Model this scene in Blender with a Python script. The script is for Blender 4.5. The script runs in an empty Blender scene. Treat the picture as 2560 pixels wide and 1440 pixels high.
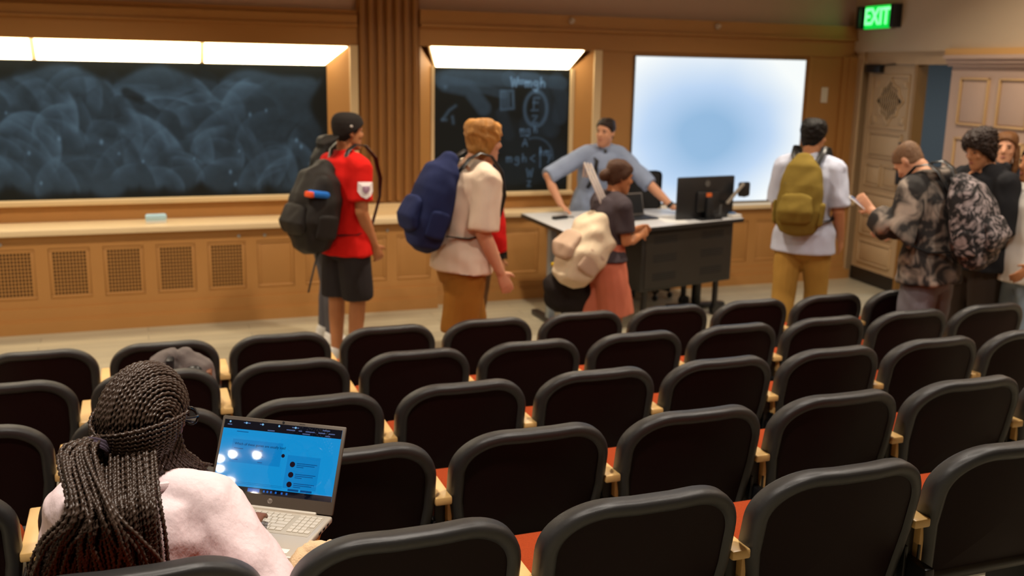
import bpy, bmesh, math, random
import numpy as np
from mathutils import Vector, Matrix, Euler, noise

random.seed(7)
rng = np.random.default_rng(7)
S = bpy.context.scene
COL = S.collection
PI = math.pi
R = math.radians

# ---------------------------------------------------------------- camera
cam_d = bpy.data.cameras.new('camera')
cam_d.sensor_width = 36.0
cam_d.lens = 36.0 * 2509.0 / 2560.0
cam_d.clip_start = 0.05
cam_d.clip_end = 100
_p, _y, _r = R(12.381), R(20.519), R(1.127)
_f = Vector((math.sin(_y) * math.cos(_p), math.cos(_y) * math.cos(_p), -math.sin(_p)))
_rt = Vector((math.cos(_y), -math.sin(_y), 0))
_u = _rt.cross(_f)
_r2 = _rt * math.cos(_r) + _u * math.sin(_r)
_u2 = -_rt * math.sin(_r) + _u * math.cos(_r)
cam = bpy.data.objects.new('camera', cam_d)
COL.objects.link(cam)
cam.matrix_world = Matrix(((_r2.x, _u2.x, -_f.x, 0.0), (_r2.y, _u2.y, -_f.y, 0.0),
                           (_r2.z, _u2.z, -_f.z, 2.18), (0, 0, 0, 1)))
cam_d.dof.use_dof = True
cam_d.dof.focus_distance = 2.45
cam_d.dof.aperture_fstop = 3.3
S.camera = cam

# ---------------------------------------------------------------- world, view
w = bpy.data.worlds.new('world')
w.use_nodes = True
w.node_tree.nodes['Background'].inputs[0].default_value = (1.0, 0.8, 0.6, 1)
w.node_tree.nodes['Background'].inputs[1].default_value = 0.05
S.world = w
S.view_settings.view_transform = 'Standard'
S.view_settings.look = 'None'
S.view_settings.gamma = 1.0
S.view_settings.use_curve_mapping = False
S.view_settings.exposure = 0.15

S.cycles.max_bounces = 6
S.cycles.diffuse_bounces = 3
S.cycles.glossy_bounces = 2
S.cycles.transmission_bounces = 4
S.cycles.caustics_reflective = False
S.cycles.caustics_refractive = False
S.cycles.use_adaptive_sampling = True
S.cycles.adaptive_threshold = 0.02

CEIL_Z = 4.0
# x, y, watts, spread in degrees, green and blue of the lamp colour
DOWNLIGHTS = [(-3.4, 3.0, 36, 150, .91, .80), (-3.4, 6.3, 48, 124, .86, .68), (0.1, 1.75, 60, 150, .91, .80), (-0.5, 6.4, 52, 124, .86, .68),
              (2.3, 3.0, 42, 150, .91, .80), (2.5, 6.4, 52, 124, .86, .68), (5.0, 3.0, 40, 150, .91, .80), (5.2, 6.2, 48, 124, .86, .68),
              (5.9, 4.6, 30, 170, .88, .72)]
BOARD_LIGHT = 11.0
SCREEN_LIGHT = 0.86


# ---------------------------------------------------------------- helpers
def lin(r, g, b):
    """sRGB 0-255 to linear"""
    return tuple(((c / 255.0) / 12.92 if c / 255.0 <= 0.04045 else ((c / 255.0 + 0.055) / 1.055) ** 2.4) for c in (r, g, b))


MATS = {}


def mat(name, color, rough=0.5, metal=0.0, spec=0.5, vary=0.0, vscale=8.0, bump=0.0, bscale=60.0, emit=None, estr=0.0,
        stretch=None, coat=0.0, alpha=1.0, trans=0.0):
    if name in MATS:
        return MATS[name]
    m = bpy.data.materials.new(name)
    m.use_nodes = True
    nt = m.node_tree
    b = nt.nodes['Principled BSDF']
    c = (*color, 1.0)
    b.inputs['Base Color'].default_value = c
    b.inputs['Roughness'].default_value = rough
    b.inputs['Metallic'].default_value = metal
    b.inputs['Specular IOR Level'].default_value = spec
    if coat:
        b.inputs['Coat Weight'].default_value = coat
        b.inputs['Coat Roughness'].default_value = 0.05
    if trans:
        b.inputs['Transmission Weight'].default_value = trans
    if alpha < 1:
        b.inputs['Alpha'].default_value = alpha
    if emit:
        b.inputs['Emission Color'].default_value = (*emit, 1)
        b.inputs['Emission Strength'].default_value = estr
    if vary > 0 or bump > 0:
        tc = nt.nodes.new('ShaderNodeTexCoord')
        mp = nt.nodes.new('ShaderNodeMapping')
        nt.links.new(tc.outputs['Object'], mp.inputs['Vector'])
        if stretch:
            mp.inputs['Scale'].default_value = stretch
        if vary > 0:
            n = nt.nodes.new('ShaderNodeTexNoise')
            n.inputs['Scale'].default_value = vscale
            n.inputs['Detail'].default_value = 4
            nt.links.new(mp.outputs[0], n.inputs['Vector'])
            mx = nt.nodes.new('ShaderNodeMix')
            mx.data_type = 'RGBA'
            mx.inputs[6].default_value = (*[max(0, x * (1 - vary)) for x in color], 1)
            mx.inputs[7].default_value = (*[min(1, x * (1 + vary)) for x in color], 1)
            nt.links.new(n.outputs['Fac'], mx.inputs[0])
            nt.links.new(mx.outputs[2], b.inputs['Base Color'])
        if bump > 0:
            n2 = nt.nodes.new('ShaderNodeTexNoise')
            n2.inputs['Scale'].default_value = bscale
            n2.inputs['Detail'].default_value = 5
            nt.links.new(mp.outputs[0], n2.inputs['Vector'])
            bp = nt.nodes.new('ShaderNodeBump')
            bp.inputs['Strength'].default_value = bump
            bp.inputs['Distance'].default_value = 0.01
            nt.links.new(n2.outputs['Fac'], bp.inputs['Height'])
            nt.links.new(bp.outputs[0], b.inputs['Normal'])
    MATS[name] = m
    return m


def tag(o, label=None, cat=None, group=None, kind=None):
    if label:
        o['label'] = label
    if cat:
        o['category'] = cat
    if group:
        o['group'] = group
    if kind:
        o['kind'] = kind
    return o


def empty(name, loc=(0, 0, 0), rz=0.0, label=None, cat=None, group=None, mw=None, kind=None):
    o = bpy.data.objects.new(name, None)
    o.empty_display_size = 0.1
    COL.objects.link(o)
    if mw is not None:
        o.matrix_world = mw
    else:
        o.location = loc
        o.rotation_euler = (0, 0, rz)
    return tag(o, label, cat, group, kind)


def link(name, me, parent=None, m=None):
    if m is not None:
        me.materials.clear()
        me.materials.append(m)
    o = bpy.data.objects.new(name, me)
    COL.objects.link(o)
    if parent is not None:
        o.parent = parent
    return o


class MB:
    """collects vertices and faces; build() links them as one mesh object"""

    def __init__(s):
        s.v = []
        s.f = []

    def add(s, vs, fs, M=None):
        k = len(s.v)
        if M is not None:
            vs = [M @ Vector(q) for q in vs]
        s.v += [tuple(q) for q in vs]
        s.f += [tuple(i + k for i in q) for q in fs]
        return s

    def box(s, x0, x1, y0, y1, z0, z1, M=None):
        vs = [(x0, y0, z0), (x1, y0, z0), (x1, y1, z0), (x0, y1, z0), (x0, y0, z1), (x1, y0, z1), (x1, y1, z1), (x0, y1, z1)]
        return s.add(vs, [(0, 3, 2, 1), (4, 5, 6, 7), (0, 1, 5, 4), (1, 2, 6, 5), (2, 3, 7, 6), (3, 0, 4, 7)], M)

    def cbox(s, x0, x1, y0, y1, z0, z1, c=0.005, M=None, seg=2):
        """box with rounded edges"""
        bm = bmesh.new()
        bmesh.ops.create_cube(bm, size=1)
        for q in bm.verts:
            q.co = Vector((x0 + (q.co.x + .5) * (x1 - x0), y0 + (q.co.y + .5) * (y1 - y0), z0 + (q.co.z + .5) * (z1 - z0)))
        bmesh.ops.bevel(bm, geom=bm.edges[:], offset=c, segments=seg, profile=0.5, affect='EDGES')
        bm.verts.ensure_lookup_table()
        s.add([q.co.copy() for q in bm.verts], [[q.index for q in f.verts] for f in bm.faces], M)
        bm.free()
        return s

    def prism(s, poly, z0, z1, M=None):
        n = len(poly)
        vs = [(x, y, z0) for x, y in poly] + [(x, y, z1) for x, y in poly]
        fs = [tuple(range(n - 1, -1, -1)), tuple(range(n, 2 * n))] + [(i, (i + 1) % n, n + (i + 1) % n, n + i) for i in range(n)]
        return s.add(vs, fs, M)

    def lathe(s, prof, n=16, M=None):
        """prof: (radius, z) list"""
        vs, fs = [], []
        for r_, z in prof:
            for i in range(n):
                a = 2 * PI * i / n
                vs.append((r_ * math.cos(a), r_ * math.sin(a), z))
        for j in range(len(prof) - 1):
            for i in range(n):
                fs.append((j * n + i, j * n + (i + 1) % n, (j + 1) * n + (i + 1) % n, (j + 1) * n + i))
        fs.append(tuple(range(n - 1, -1, -1)))
        fs.append(tuple((len(prof) - 1) * n + i for i in range(n)))
        return s.add(vs, fs, M)

    def loft(s, pts, rad, side=(1, 0, 0), n=12, round_ends=True, M=None, power=2.0):
        """elliptic tube through pts; rad is (half width along side, half depth) per point"""
        pts = [Vector(q) for q in pts]
        rad = [(q, q) if isinstance(q, (int, float)) else tuple(q) for q in rad]
        side = Vector(side)
        if round_ends is True:
            round_ends = (True, True)
        if round_ends and any(round_ends):
            t0 = (pts[0] - pts[1]).normalized()
            t1 = (pts[-1] - pts[-2]).normalized()
            a, b = rad[0], rad[-1]
            ra, rb = min(a), min(b)
            if round_ends[0]:
                pts = [pts[0] + t0 * ra * .92, pts[0] + t0 * ra * .6] + pts
                rad = [(a[0] * .35, a[1] * .35), (a[0] * .8, a[1] * .8)] + rad
            if round_ends[1]:
                pts = pts + [pts[-1] + t1 * rb * .6, pts[-1] + t1 * rb * .92]
                rad = rad + [(b[0] * .8, b[1] * .8), (b[0] * .35, b[1] * .35)]
        m = len(pts)
        vs, fs = [], []
        for i, q in enumerate(pts):
            t = (pts[min(i + 1, m - 1)] - pts[max(i - 1, 0)]).normalized()
            sd = side - t * side.dot(t)
            if sd.length < 1e-3:
                sd = Vector((0, 1, 0)) - t * t.y
            sd.normalize()
            d = t.cross(sd)
            for k in range(n):
                a = 2 * PI * k / n
                ca, sa = math.cos(a), math.sin(a)
                if power != 2.0:
                    ca = math.copysign(abs(ca) ** (2 / power), ca)
                    sa = math.copysign(abs(sa) ** (2 / power), sa)
                vs.append(q + sd * (rad[i][0] * ca) + d * (rad[i][1] * sa))
        for i in range(m - 1):
            for k in range(n):
                fs.append((i * n + k, i * n + (k + 1) % n, (i + 1) * n + (k + 1) % n, (i + 1) * n + k))
        fs.append(tuple(range(n - 1, -1, -1)))
        fs.append(tuple((m - 1) * n + k for k in range(n)))
        return s.add(vs, fs, M)

    def tube(s, pts, r_, n=8, M=None):
        return s.loft(pts, [r_] * len(pts), side=(0.31, 0.22, 0.93), n=n, round_ends=False, M=M)

    def ball(s, c, r_, n=12, M=None):
        r_ = (r_, r_, r_) if isinstance(r_, (int, float)) else r_
        c = Vector(c)
        vs, fs = [], []
        h = n // 2
        for j in range(1, h):
            t = PI * j / h
            for k in range(n):
                a = 2 * PI * k / n
                vs.append(c + Vector((r_[0] * math.sin(t) * math.cos(a), r_[1] * math.sin(t) * math.sin(a), r_[2] * math.cos(t))))
        for j in range(h - 2):
            for k in range(n):
                fs.append((j * n + k, (j + 1) * n + k, (j + 1) * n + (k + 1) % n, j * n + (k + 1) % n))
        vs.append(c + Vector((0, 0, r_[2])))
        vs.append(c - Vector((0, 0, r_[2])))
        a, b = len(vs) - 2, len(vs) - 1
        for k in range(n):
            fs.append((a, k, (k + 1) % n))
            fs.append((b, (h - 2) * n + (k + 1) % n, (h - 2) * n + k))
        return s.add(vs, fs, M)

    def mesh(s, name='mesh', smooth=False, angle=None):
        me = bpy.data.meshes.new(name)
        me.from_pydata(s.v, [], s.f)
        me.validate()
        if smooth:
            me.shade_smooth()
            if angle:
                me.set_sharp_from_angle(angle=angle)
        return me

    def build(s, name, m, parent=None, smooth=False, angle=R(40)):
        return link(name, s.mesh(name, smooth, angle), parent, m)


def remesh(mb, voxel=0.01, smooth=4, disp=None):
    """fuse overlapping closed pieces into one continuous surface"""
    me = mb.mesh('tmp')
    o = bpy.data.objects.new('tmp', me)
    COL.objects.link(o)
    md = o.modifiers.new('r', 'REMESH')
    md.mode = 'VOXEL'
    md.voxel_size = voxel
    if smooth:
        sm = o.modifiers.new('s', 'SMOOTH')
        sm.factor = 0.5
        sm.iterations = smooth
    dg = bpy.context.evaluated_depsgraph_get()
    res = bpy.data.meshes.new_from_object(o.evaluated_get(dg))
    bpy.data.objects.remove(o)
    bpy.data.meshes.remove(me)
    if disp is not None:
        n = len(res.vertices)
        co = np.empty(n * 3)
        no = np.empty(n * 3)
        res.vertices.foreach_get('co', co)
        res.vertices.foreach_get('normal', no)
        co = co.reshape(-1, 3)
        no = no.reshape(-1, 3)
        co = co + no * disp(co)[:, None]
        res.vertices.foreach_set('co', co.ravel())
        res.update()
    res.shade_smooth()
    return res


def wav(seed, f, amp, aniso=(1, 1, 1)):
    """smooth pseudo noise made of warped sines, for folds in cloth and hair"""
    r_ = np.random.default_rng(seed)
    K = r_.normal(size=(7, 3)) * np.array(aniso)
    K /= np.linalg.norm(K / np.array(aniso), axis=1)[:, None]
    ph = r_.uniform(0, 6.28, 7)

    def fn(c):
        q = c + 0.03 * np.sin(c[:, [1, 2, 0]] * f * 0.7 + 1.3)
        v = sum(np.sin(q @ (K[i] * f * (0.7 + 0.2 * i)) + ph[i]) for i in range(7)) / 4.0
        return v * amp
    return fn

# ---------------------------------------------------------------- materials of the setting
M_TAN = mat('tan_paint', lin(176, 126, 68), 0.55, vary=0.05, vscale=3, bump=0.02, bscale=120)
M_TAN_D = mat('tan_paint_dark', lin(152, 104, 52), 0.5, vary=0.05, vscale=3)
M_CREAM = mat('cream_trim', lin(226, 200, 156), 0.45)
M_COUNTER = mat('pale_wood', lin(232, 208, 168), 0.35, vary=0.05, vscale=6, stretch=(1, 14, 14))
M_PLASTER = mat('plaster', lin(196, 174, 146), 0.8, vary=0.03, vscale=2, bump=0.03, bscale=90)
M_WARMW = mat('lilac_white_paint', lin(188, 160, 142), 0.6, vary=0.03)
M_DOOR = mat('door_paint', lin(190, 160, 122), 0.5, vary=0.04)
M_BLACK = mat('black_plastic', (0.008, 0.008, 0.009), 0.4)
M_DARKM = mat('dark_metal', (0.03, 0.032, 0.036), 0.4, metal=0.6)
M_STEEL = mat('steel', (0.45, 0.45, 0.45), 0.3, metal=1.0)
M_VOID = mat('dark_void', (0.02, 0.012, 0.006), 0.9)
M_CORR = mat('corridor_paint', lin(120, 130, 136), 0.8)
M_CEIL = mat('ceiling_paint', lin(200, 180, 150), 0.9)


def floor_material():
    m = bpy.data.materials.new('floor_boards')
    m.use_nodes = True
    nt = m.node_tree
    b = nt.nodes['Principled BSDF']
    b.inputs['Roughness'].default_value = 0.38
    tc = nt.nodes.new('ShaderNodeTexCoord')
    mp = nt.nodes.new('ShaderNodeMapping')
    mp.inputs['Scale'].default_value = (1.0, 9.0, 1.0)
    n = nt.nodes.new('ShaderNodeTexNoise')
    n.inputs['Scale'].default_value = 2.2
    n.inputs['Detail'].default_value = 6
    br = nt.nodes.new('ShaderNodeTexBrick')
    br.inputs['Scale'].default_value = 1.0
    br.inputs['Brick Width'].default_value = 1.6
    br.inputs['Row Height'].default_value = 0.14
    br.inputs['Mortar Size'].default_value = 0.003
    br.inputs['Color1'].default_value = (*lin(186, 176, 150), 1)
    br.inputs['Color2'].default_value = (*lin(172, 164, 142), 1)
    br.inputs['Mortar'].default_value = (*lin(130, 122, 104), 1)
    mx = nt.nodes.new('ShaderNodeMix')
    mx.data_type = 'RGBA'
    mx.blend_type = 'MULTIPLY'
    mx.inputs[0].default_value = 0.5
    cr = nt.nodes.new('ShaderNodeValToRGB')
    cr.color_ramp.elements[0].position = 0.3
    cr.color_ramp.elements[0].color = (0.72, 0.72, 0.74, 1)
    cr.color_ramp.elements[1].position = 0.7
    cr.color_ramp.elements[1].color = (1, 1, 1, 1)
    L = nt.links.new
    L(tc.outputs['Object'], br.inputs['Vector'])
    L(tc.outputs['Object'], mp.inputs['Vector'])
    L(mp.outputs[0], n.inputs['Vector'])
    L(n.outputs['Fac'], cr.inputs[0])
    L(br.outputs['Color'], mx.inputs[6])
    L(cr.outputs[0], mx.inputs[7])
    L(mx.outputs[2], b.inputs['Base Color'])
    return m


# ---------------------------------------------------------------- floor, ceiling, far walls
ROWS = {'E': (5.134, 0.0), 'D': (4.342, 0.085), 'C': (3.507, 0.188), 'B': (2.698, 0.292), 'A': (1.923, 0.402)}
fm = MB()
fm.box(-6.6, 9.5, 5.09, 9.2, -0.3, 0.0)
edges = [(4.18, 5.09, .085), (3.35, 4.18, .188), (2.54, 3.35, .292), (1.76, 2.54, .402), (1.0, 1.76, .50), (.25, 1.0, .59), (-4.1, .25, .68)]
for y0, y1, z in edges:
    fm.box(-6.6, 9.5, y0, y1, -0.3, z)
FLOOR = fm.build('floor', floor_material())
tag(FLOOR, 'pale grey-beige board floor stepping up towards the back', kind='structure')

tag(MB().box(-6.6, 9.5, -4.1, 9.3, CEIL_Z, CEIL_Z + .1).build('ceiling', M_CEIL), 'plain warm ceiling', kind='structure')
M_FARW = mat('brown_panelling', lin(104, 82, 60), .8)
tag(MB().box(-6.75, -6.6, -4.1, 9.3, -0.3, CEIL_Z).build('wall_left', M_FARW), 'brown side wall', kind='structure')
tag(MB().box(-6.6, 9.5, -4.25, -4.1, -0.3, CEIL_Z).build('wall_back', M_FARW), 'brown back wall', kind='structure')

# ---------------------------------------------------------------- front wall
WF = MB().box(-6.6, 7.6, 9.2, 9.35, -0.3, CEIL_Z).build('wall_front', M_TAN)
tag(WF, 'tan panelled front wall with boards and fluted pilaster', kind='structure')
MB().box(-6.6, 7.5, 9.03, 9.2, 2.64, CEIL_Z).build('upper_plaster', M_WARMW, WF)
# fascia above the left board (a little lower) and above the right part
b = MB()
b.box(-6.6, 1.86, 8.98, 9.2, 2.335, 2.50)
b.box(-6.6, 1.86, 8.955, 9.2, 2.50, 2.60)
b.box(-6.6, 1.86, 8.99, 9.2, 2.60, 2.645)
b.box(-6.6, 1.86, 8.94, 9.2, 2.505, 2.52)
b.build('fascia', M_TAN, WF)
b = MB()
b.box(2.43, 7.4, 8.98, 9.2, 2.355, 2.52)
b.box(2.43, 7.4, 8.95, 9.2, 2.52, 2.67)
b.box(2.43, 7.4, 8.93, 9.2, 2.525, 2.545)
b.build('fascia', M_TAN, WF)
# pilaster with flutes
b = MB()
b.box(1.86, 2.43, 8.99, 9.2, 0.93, CEIL_Z)
b.build('pilaster', M_TAN_D, WF)
fl = MB().cbox(-.022, .022, -.028, .01, 0, 3.0, .012).mesh('flute', True, R(40))
fl.materials.append(M_TAN_D)
for i in range(7):
    o = link('flute', fl, WF)
    o.location = (1.905 + i * .08, 8.985, 0.96)
b = MB()
b.box(1.87, 2.44, 8.90, 9.2, 0.85, 0.90)
b.box(1.87, 2.44, 8.93, 9.2, 0.90, 0.945)
b.build('pilaster_base', M_CREAM, WF)


def bevel_quad(mb, a, b_, c, d, t=.03):
    """thin slab through four points, thickness to +y"""
    vs = [Vector(q) for q in (a, b_, c, d)] + [Vector(q) + Vector((0, t, 0)) for q in (a, b_, c, d)]
    mb.add(vs, [(0, 1, 2, 3), (7, 6, 5, 4), (0, 4, 5, 1), (1, 5, 6, 2), (2, 6, 7, 3), (3, 7, 4, 0)])


# frames of the two boards: sloping reveals
b = MB()
bevel_quad(b, (1.62, 9.14, 2.165), (1.62, 9.14, .99), (1.80, 8.985, .99), (1.80, 8.985, 2.335))
b.build('board_reveal', M_TAN, WF)
MB().box(1.795, 1.865, 8.965, 9.2, .95, 2.345).build('board_trim', M_CREAM, WF)
b = MB()
bevel_quad(b, (2.6, 9.14, 2.17), (2.6, 9.14, .99), (2.435, 8.985, .99), (2.435, 8.985, 2.355))
bevel_quad(b, (3.985, 9.14, 2.17), (3.985, 9.14, .99), (4.155, 8.985, .99), (4.155, 8.985, 2.355))
b.build('board_reveal', M_TAN, WF)
MB().box(2.575, 2.605, 9.105, 9.15, .99, 2.18).build('board_trim', M_CREAM, WF)
MB().box(3.98, 4.015, 9.105, 9.15, .99, 2.18).build('board_trim', M_CREAM, WF)
MB().box(4.155, 4.235, 8.965, 9.2, .86, 2.36).build('board_trim', M_CREAM, WF)
# wall strip below the boards and beside the screen
MB().box(-6.6, 1.87, 9.115, 9.2, .84, 1.0).build('lower_strip', M_TAN, WF)
MB().box(2.43, 4.16, 9.115, 9.2, .84, 1.0).build('lower_strip', M_TAN, WF)
MB().box(4.235, 7.4, 9.0, 9.2, .84, 2.36).build('screen_surround', M_TAN, WF)
b = MB()
b.cbox(-6.6, 1.64, 9.06, 9.15, .985, 1.03, .008)
b.build('chalk_rail', M_CREAM, WF)
b = MB()
b.cbox(2.56, 4.02, 9.06, 9.15, .965, 1.005, .008)
b.build('chalk_rail', M_CREAM, WF)
# corner trims near the door
for x0, x1, y0 in ((6.62, 6.67, 8.975), (7.04, 7.10, 8.96), (7.10, 7.4, 8.93)):
    MB().box(x0, x1, y0, 9.2, .86, 2.36).build('corner_trim', M_TAN, WF)


# lower part: plinth, rails, stiles, panels and grilles
def wainscot(parent, x0, x1, y, centers, pw, z0, z1, plinth, m, grilles=()):
    b = MB()
    b.box(x0, x1, y + .03, 9.2, 0, .80)
    b.build('cabinet_body', m, parent)
    b = MB()
    b.box(x0, x1, y, y + .03, z1, .80)
    b.box(x0, x1, y, y + .03, .1, z0)
    b.build('rail', m, parent)
    eds = [x0] + [c + s * pw / 2 for c in centers for s in (-1, 1)] + [x1]
    for i in range(0, len(eds), 2):
        if eds[i + 1] - eds[i] > .005:
            MB().box(eds[i], eds[i + 1], y, y + .03, z0, z1).build('stile', m, parent)
    b = MB()
    b.box(x0, x1, y - .05, y + .03, 0, .10)
    b.box(x0, x1, y - .035, y + .03, .10, .115)
    b.box(x0, x1, y - .02, y + .03, .115, plinth)
    b.build('plinth', m, parent)
    g = .028
    pm = MB().cbox(-pw / 2 + .004, pw / 2 - .004, 0, .02, z0 + .004, z1 - .004, .006).mesh('panel', True)
    pm.materials.append(m)
    fr = MB()
    for a in ((-pw / 2, pw / 2, z1 - g, z1), (-pw / 2, pw / 2, z0, z0 + g), (-pw / 2, -pw / 2 + g, z0 + g, z1 - g), (pw / 2 - g, pw / 2, z0 + g, z1 - g)):
        fr.cbox(a[0], a[1], 0, .02, a[2], a[3], .006)
    fr = fr.mesh('panel_moulding', True)
    fr.materials.append(m)
    # lattice grille
    la = MB()
    gw = pw / 2 - g
    nx, nz = 10, 12
    la.box(-gw, gw, .02, .024, z0 + g, z1 - g)
    la2 = MB()
    for i in range(nx + 1):
        x = -gw + 2 * gw * i / nx
        la2.box(x - .0045, x + .0045, .004, .010, z0 + g, z1 - g)
    for i in range(nz + 1):
        z = z0 + g + (z1 - z0 - 2 * g) * i / nz
        la2.box(-gw, gw, .006, .012, z - .004, z + .004)
    lam, lam2 = la.mesh('grille_backing'), la2.mesh('grille')
    lam.materials.append(M_VOID)
    lam2.materials.append(m)
    for i, c in enumerate(centers):
        if i in grilles:
            o = link('grille', lam2, parent)
            q = link('grille_backing', lam, parent)
            q.location = (c, y, 0)
        else:
            o = link('panel', pm, parent)
        o.location = (c, y + .012 if i not in grilles else y, 0)
        o = link('panel_moulding', fr, parent)
        o.location = (c, y + .005, 0)


CAB = empty('radiator_cabinet', (0, 8.7, 0), label='long tan built-in radiator cabinet with square grilles below the big chalkboard', cat='cabinet')
cl = [-2.206 + .41 * i for i in range(12)]
cl = [c for c in cl if c < 2.4]


def into(parent, fn):
    """run builder fn with world coordinates, then keep them under a parent that stands elsewhere"""
    before = set(bpy.data.objects)
    fn()
    bpy.context.view_layer.update()
    inv = parent.matrix_world.inverted()
    for o in set(bpy.data.objects) - before:
        if o.parent is parent:
            o.matrix_parent_inverse = inv


into(CAB, lambda: wainscot(CAB, -6.5, 2.52, 8.72, cl, .31, .275, .69, .205, M_TAN, grilles=(0, 1, 2, 3, 4, 5, 6, 7)))
CAB2 = empty('panelled_cabinet', (4.8, 8.85, 0), label='tan panelled cabinet base running behind the lecturer desk', cat='cabinet')
cr_ = [2.92 + .47 * i for i in range(9)]
into(CAB2, lambda: wainscot(CAB2, 2.52, 7.22, 8.85, cr_, .37, .24, .68, .18, M_TAN))


def knob(parent, x, y, z):
    MB().lathe([(.004, 0), (.012, .002), (.014, .006), (.008, .01)], 12, Matrix.Translation((x, y, z)) @ Matrix.Rotation(PI / 2, 4, 'X')).build('lock', M_STEEL, parent, True)


into(CAB, lambda: [knob(CAB, x, 8.72, .735) for x in (.77, .985, 2.06, -1.06)])

# counters
b = MB().cbox(-6.5, 2.53, 8.66, 9.12, .80, .85, .008)
tag(b.build('counter_top', M_COUNTER, None, True), 'long pale wooden counter ledge below the big chalkboard', 'counter')
b = MB().cbox(2.53, 7.22, 8.80, 9.12, .80, .845, .008)
tag(b.build('counter_top', M_COUNTER, None, True), 'narrow pale counter ledge behind the lecturer desk', 'counter')


# ---------------------------------------------------------------- chalkboards: dust is swept on as strokes
def chalk_material():
    m = bpy.data.materials.new('slate_with_chalk')
    m.use_nodes = True
    nt = m.node_tree
    b = nt.nodes['Principled BSDF']
    b.inputs['Roughness'].default_value = 0.6
    b.inputs['Specular IOR Level'].default_value = 0.25
    at = nt.nodes.new('ShaderNodeAttribute')
    at.attribute_name = 'chalk'
    n = nt.nodes.new('ShaderNodeTexNoise')
    n.inputs['Scale'].default_value = 14
    n.inputs['Detail'].default_value = 6
    tc = nt.nodes.new('ShaderNodeTexCoord')
    nt.links.new(tc.outputs['Object'], n.inputs['Vector'])
    ma = nt.nodes.new('ShaderNodeMath')
    ma.operation = 'MULTIPLY_ADD'
    ma.inputs[1].default_value = 0.5
    ma.inputs[2].default_value = 0.75
    nt.links.new(n.outputs['Fac'], ma.inputs[0])
    mu = nt.nodes.new('ShaderNodeMath')
    mu.operation = 'MULTIPLY'
    nt.links.new(at.outputs['Fac'], mu.inputs[0])
    nt.links.new(ma.outputs[0], mu.inputs[1])
    mx = nt.nodes.new('ShaderNodeMix')
    mx.data_type = 'RGBA'
    mx.inputs[6].default_value = (0.005, 0.0085, 0.0105, 1)
    mx.inputs[7].default_value = (0.20, 0.43, 0.86, 1)
    nt.links.new(mu.outputs[0], mx.inputs[0])
    nt.links.new(mx.outputs[2], b.inputs['Base Color'])
    return m


M_CHALK = chalk_material()


def seg_dist(X, Z, pts):
    d = np.full(X.shape, 9.0)
    for (ax, az), (bx, bz) in zip(pts[:-1], pts[1:]):
        vx, vz = bx - ax, bz - az
        L = vx * vx + vz * vz + 1e-9
        t = np.clip(((X - ax) * vx + (Z - az) * vz) / L, 0, 1)
        d = np.minimum(d, np.hypot(X - ax - t * vx, Z - az - t * vz))
    return d


def board(name, x0, x1, z0, z1, y, step, paint, label):
    nx, nz = int((x1 - x0) / step), int((z1 - z0) / step)
    xs, zs = np.linspace(x0, x1, nx), np.linspace(z0, z1, nz)
    X, Z = np.meshgrid(xs, zs)
    A = paint(X, Z)
    root = empty(name, ((x0 + x1) / 2, y, z0), label=label, cat='chalkboard')
    me = bpy.data.meshes.new('slate')
    co = np.stack([X - (x0 + x1) / 2, np.zeros_like(X), Z - z0], -1).reshape(-1, 3)
    idx = np.arange(nx * nz).reshape(nz, nx)
    q = np.stack([idx[:-1, :-1], idx[:-1, 1:], idx[1:, 1:], idx[1:, :-1]], -1).reshape(-1, 4)
    me.from_pydata(co.tolist(), [], q.tolist())
    a = me.attributes.new('chalk', 'FLOAT', 'POINT')
    a.data.foreach_set('value', np.clip(A, 0, 1).astype(np.float32).ravel())
    link('slate', me, root, M_CHALK)
    MB().box(-(x1 - x0) / 2, (x1 - x0) / 2, .002, .03, 0, z1 - z0).build('backing', M_BLACK, root)
    return root


def sweep(X, Z, A, pts, wd, amt, edge=.35):
    d = seg_dist(X, Z, pts)
    m = np.clip((wd - d) / (wd * edge), 0, 1)
    m = m * m * (3 - 2 * m)
    rim = np.exp(-((d - wd * .86) / (wd * .10)) ** 2) * .35
    return A * (1 - .45 * m) + amt * (m + rim * (m > 0)) * .75


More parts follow.
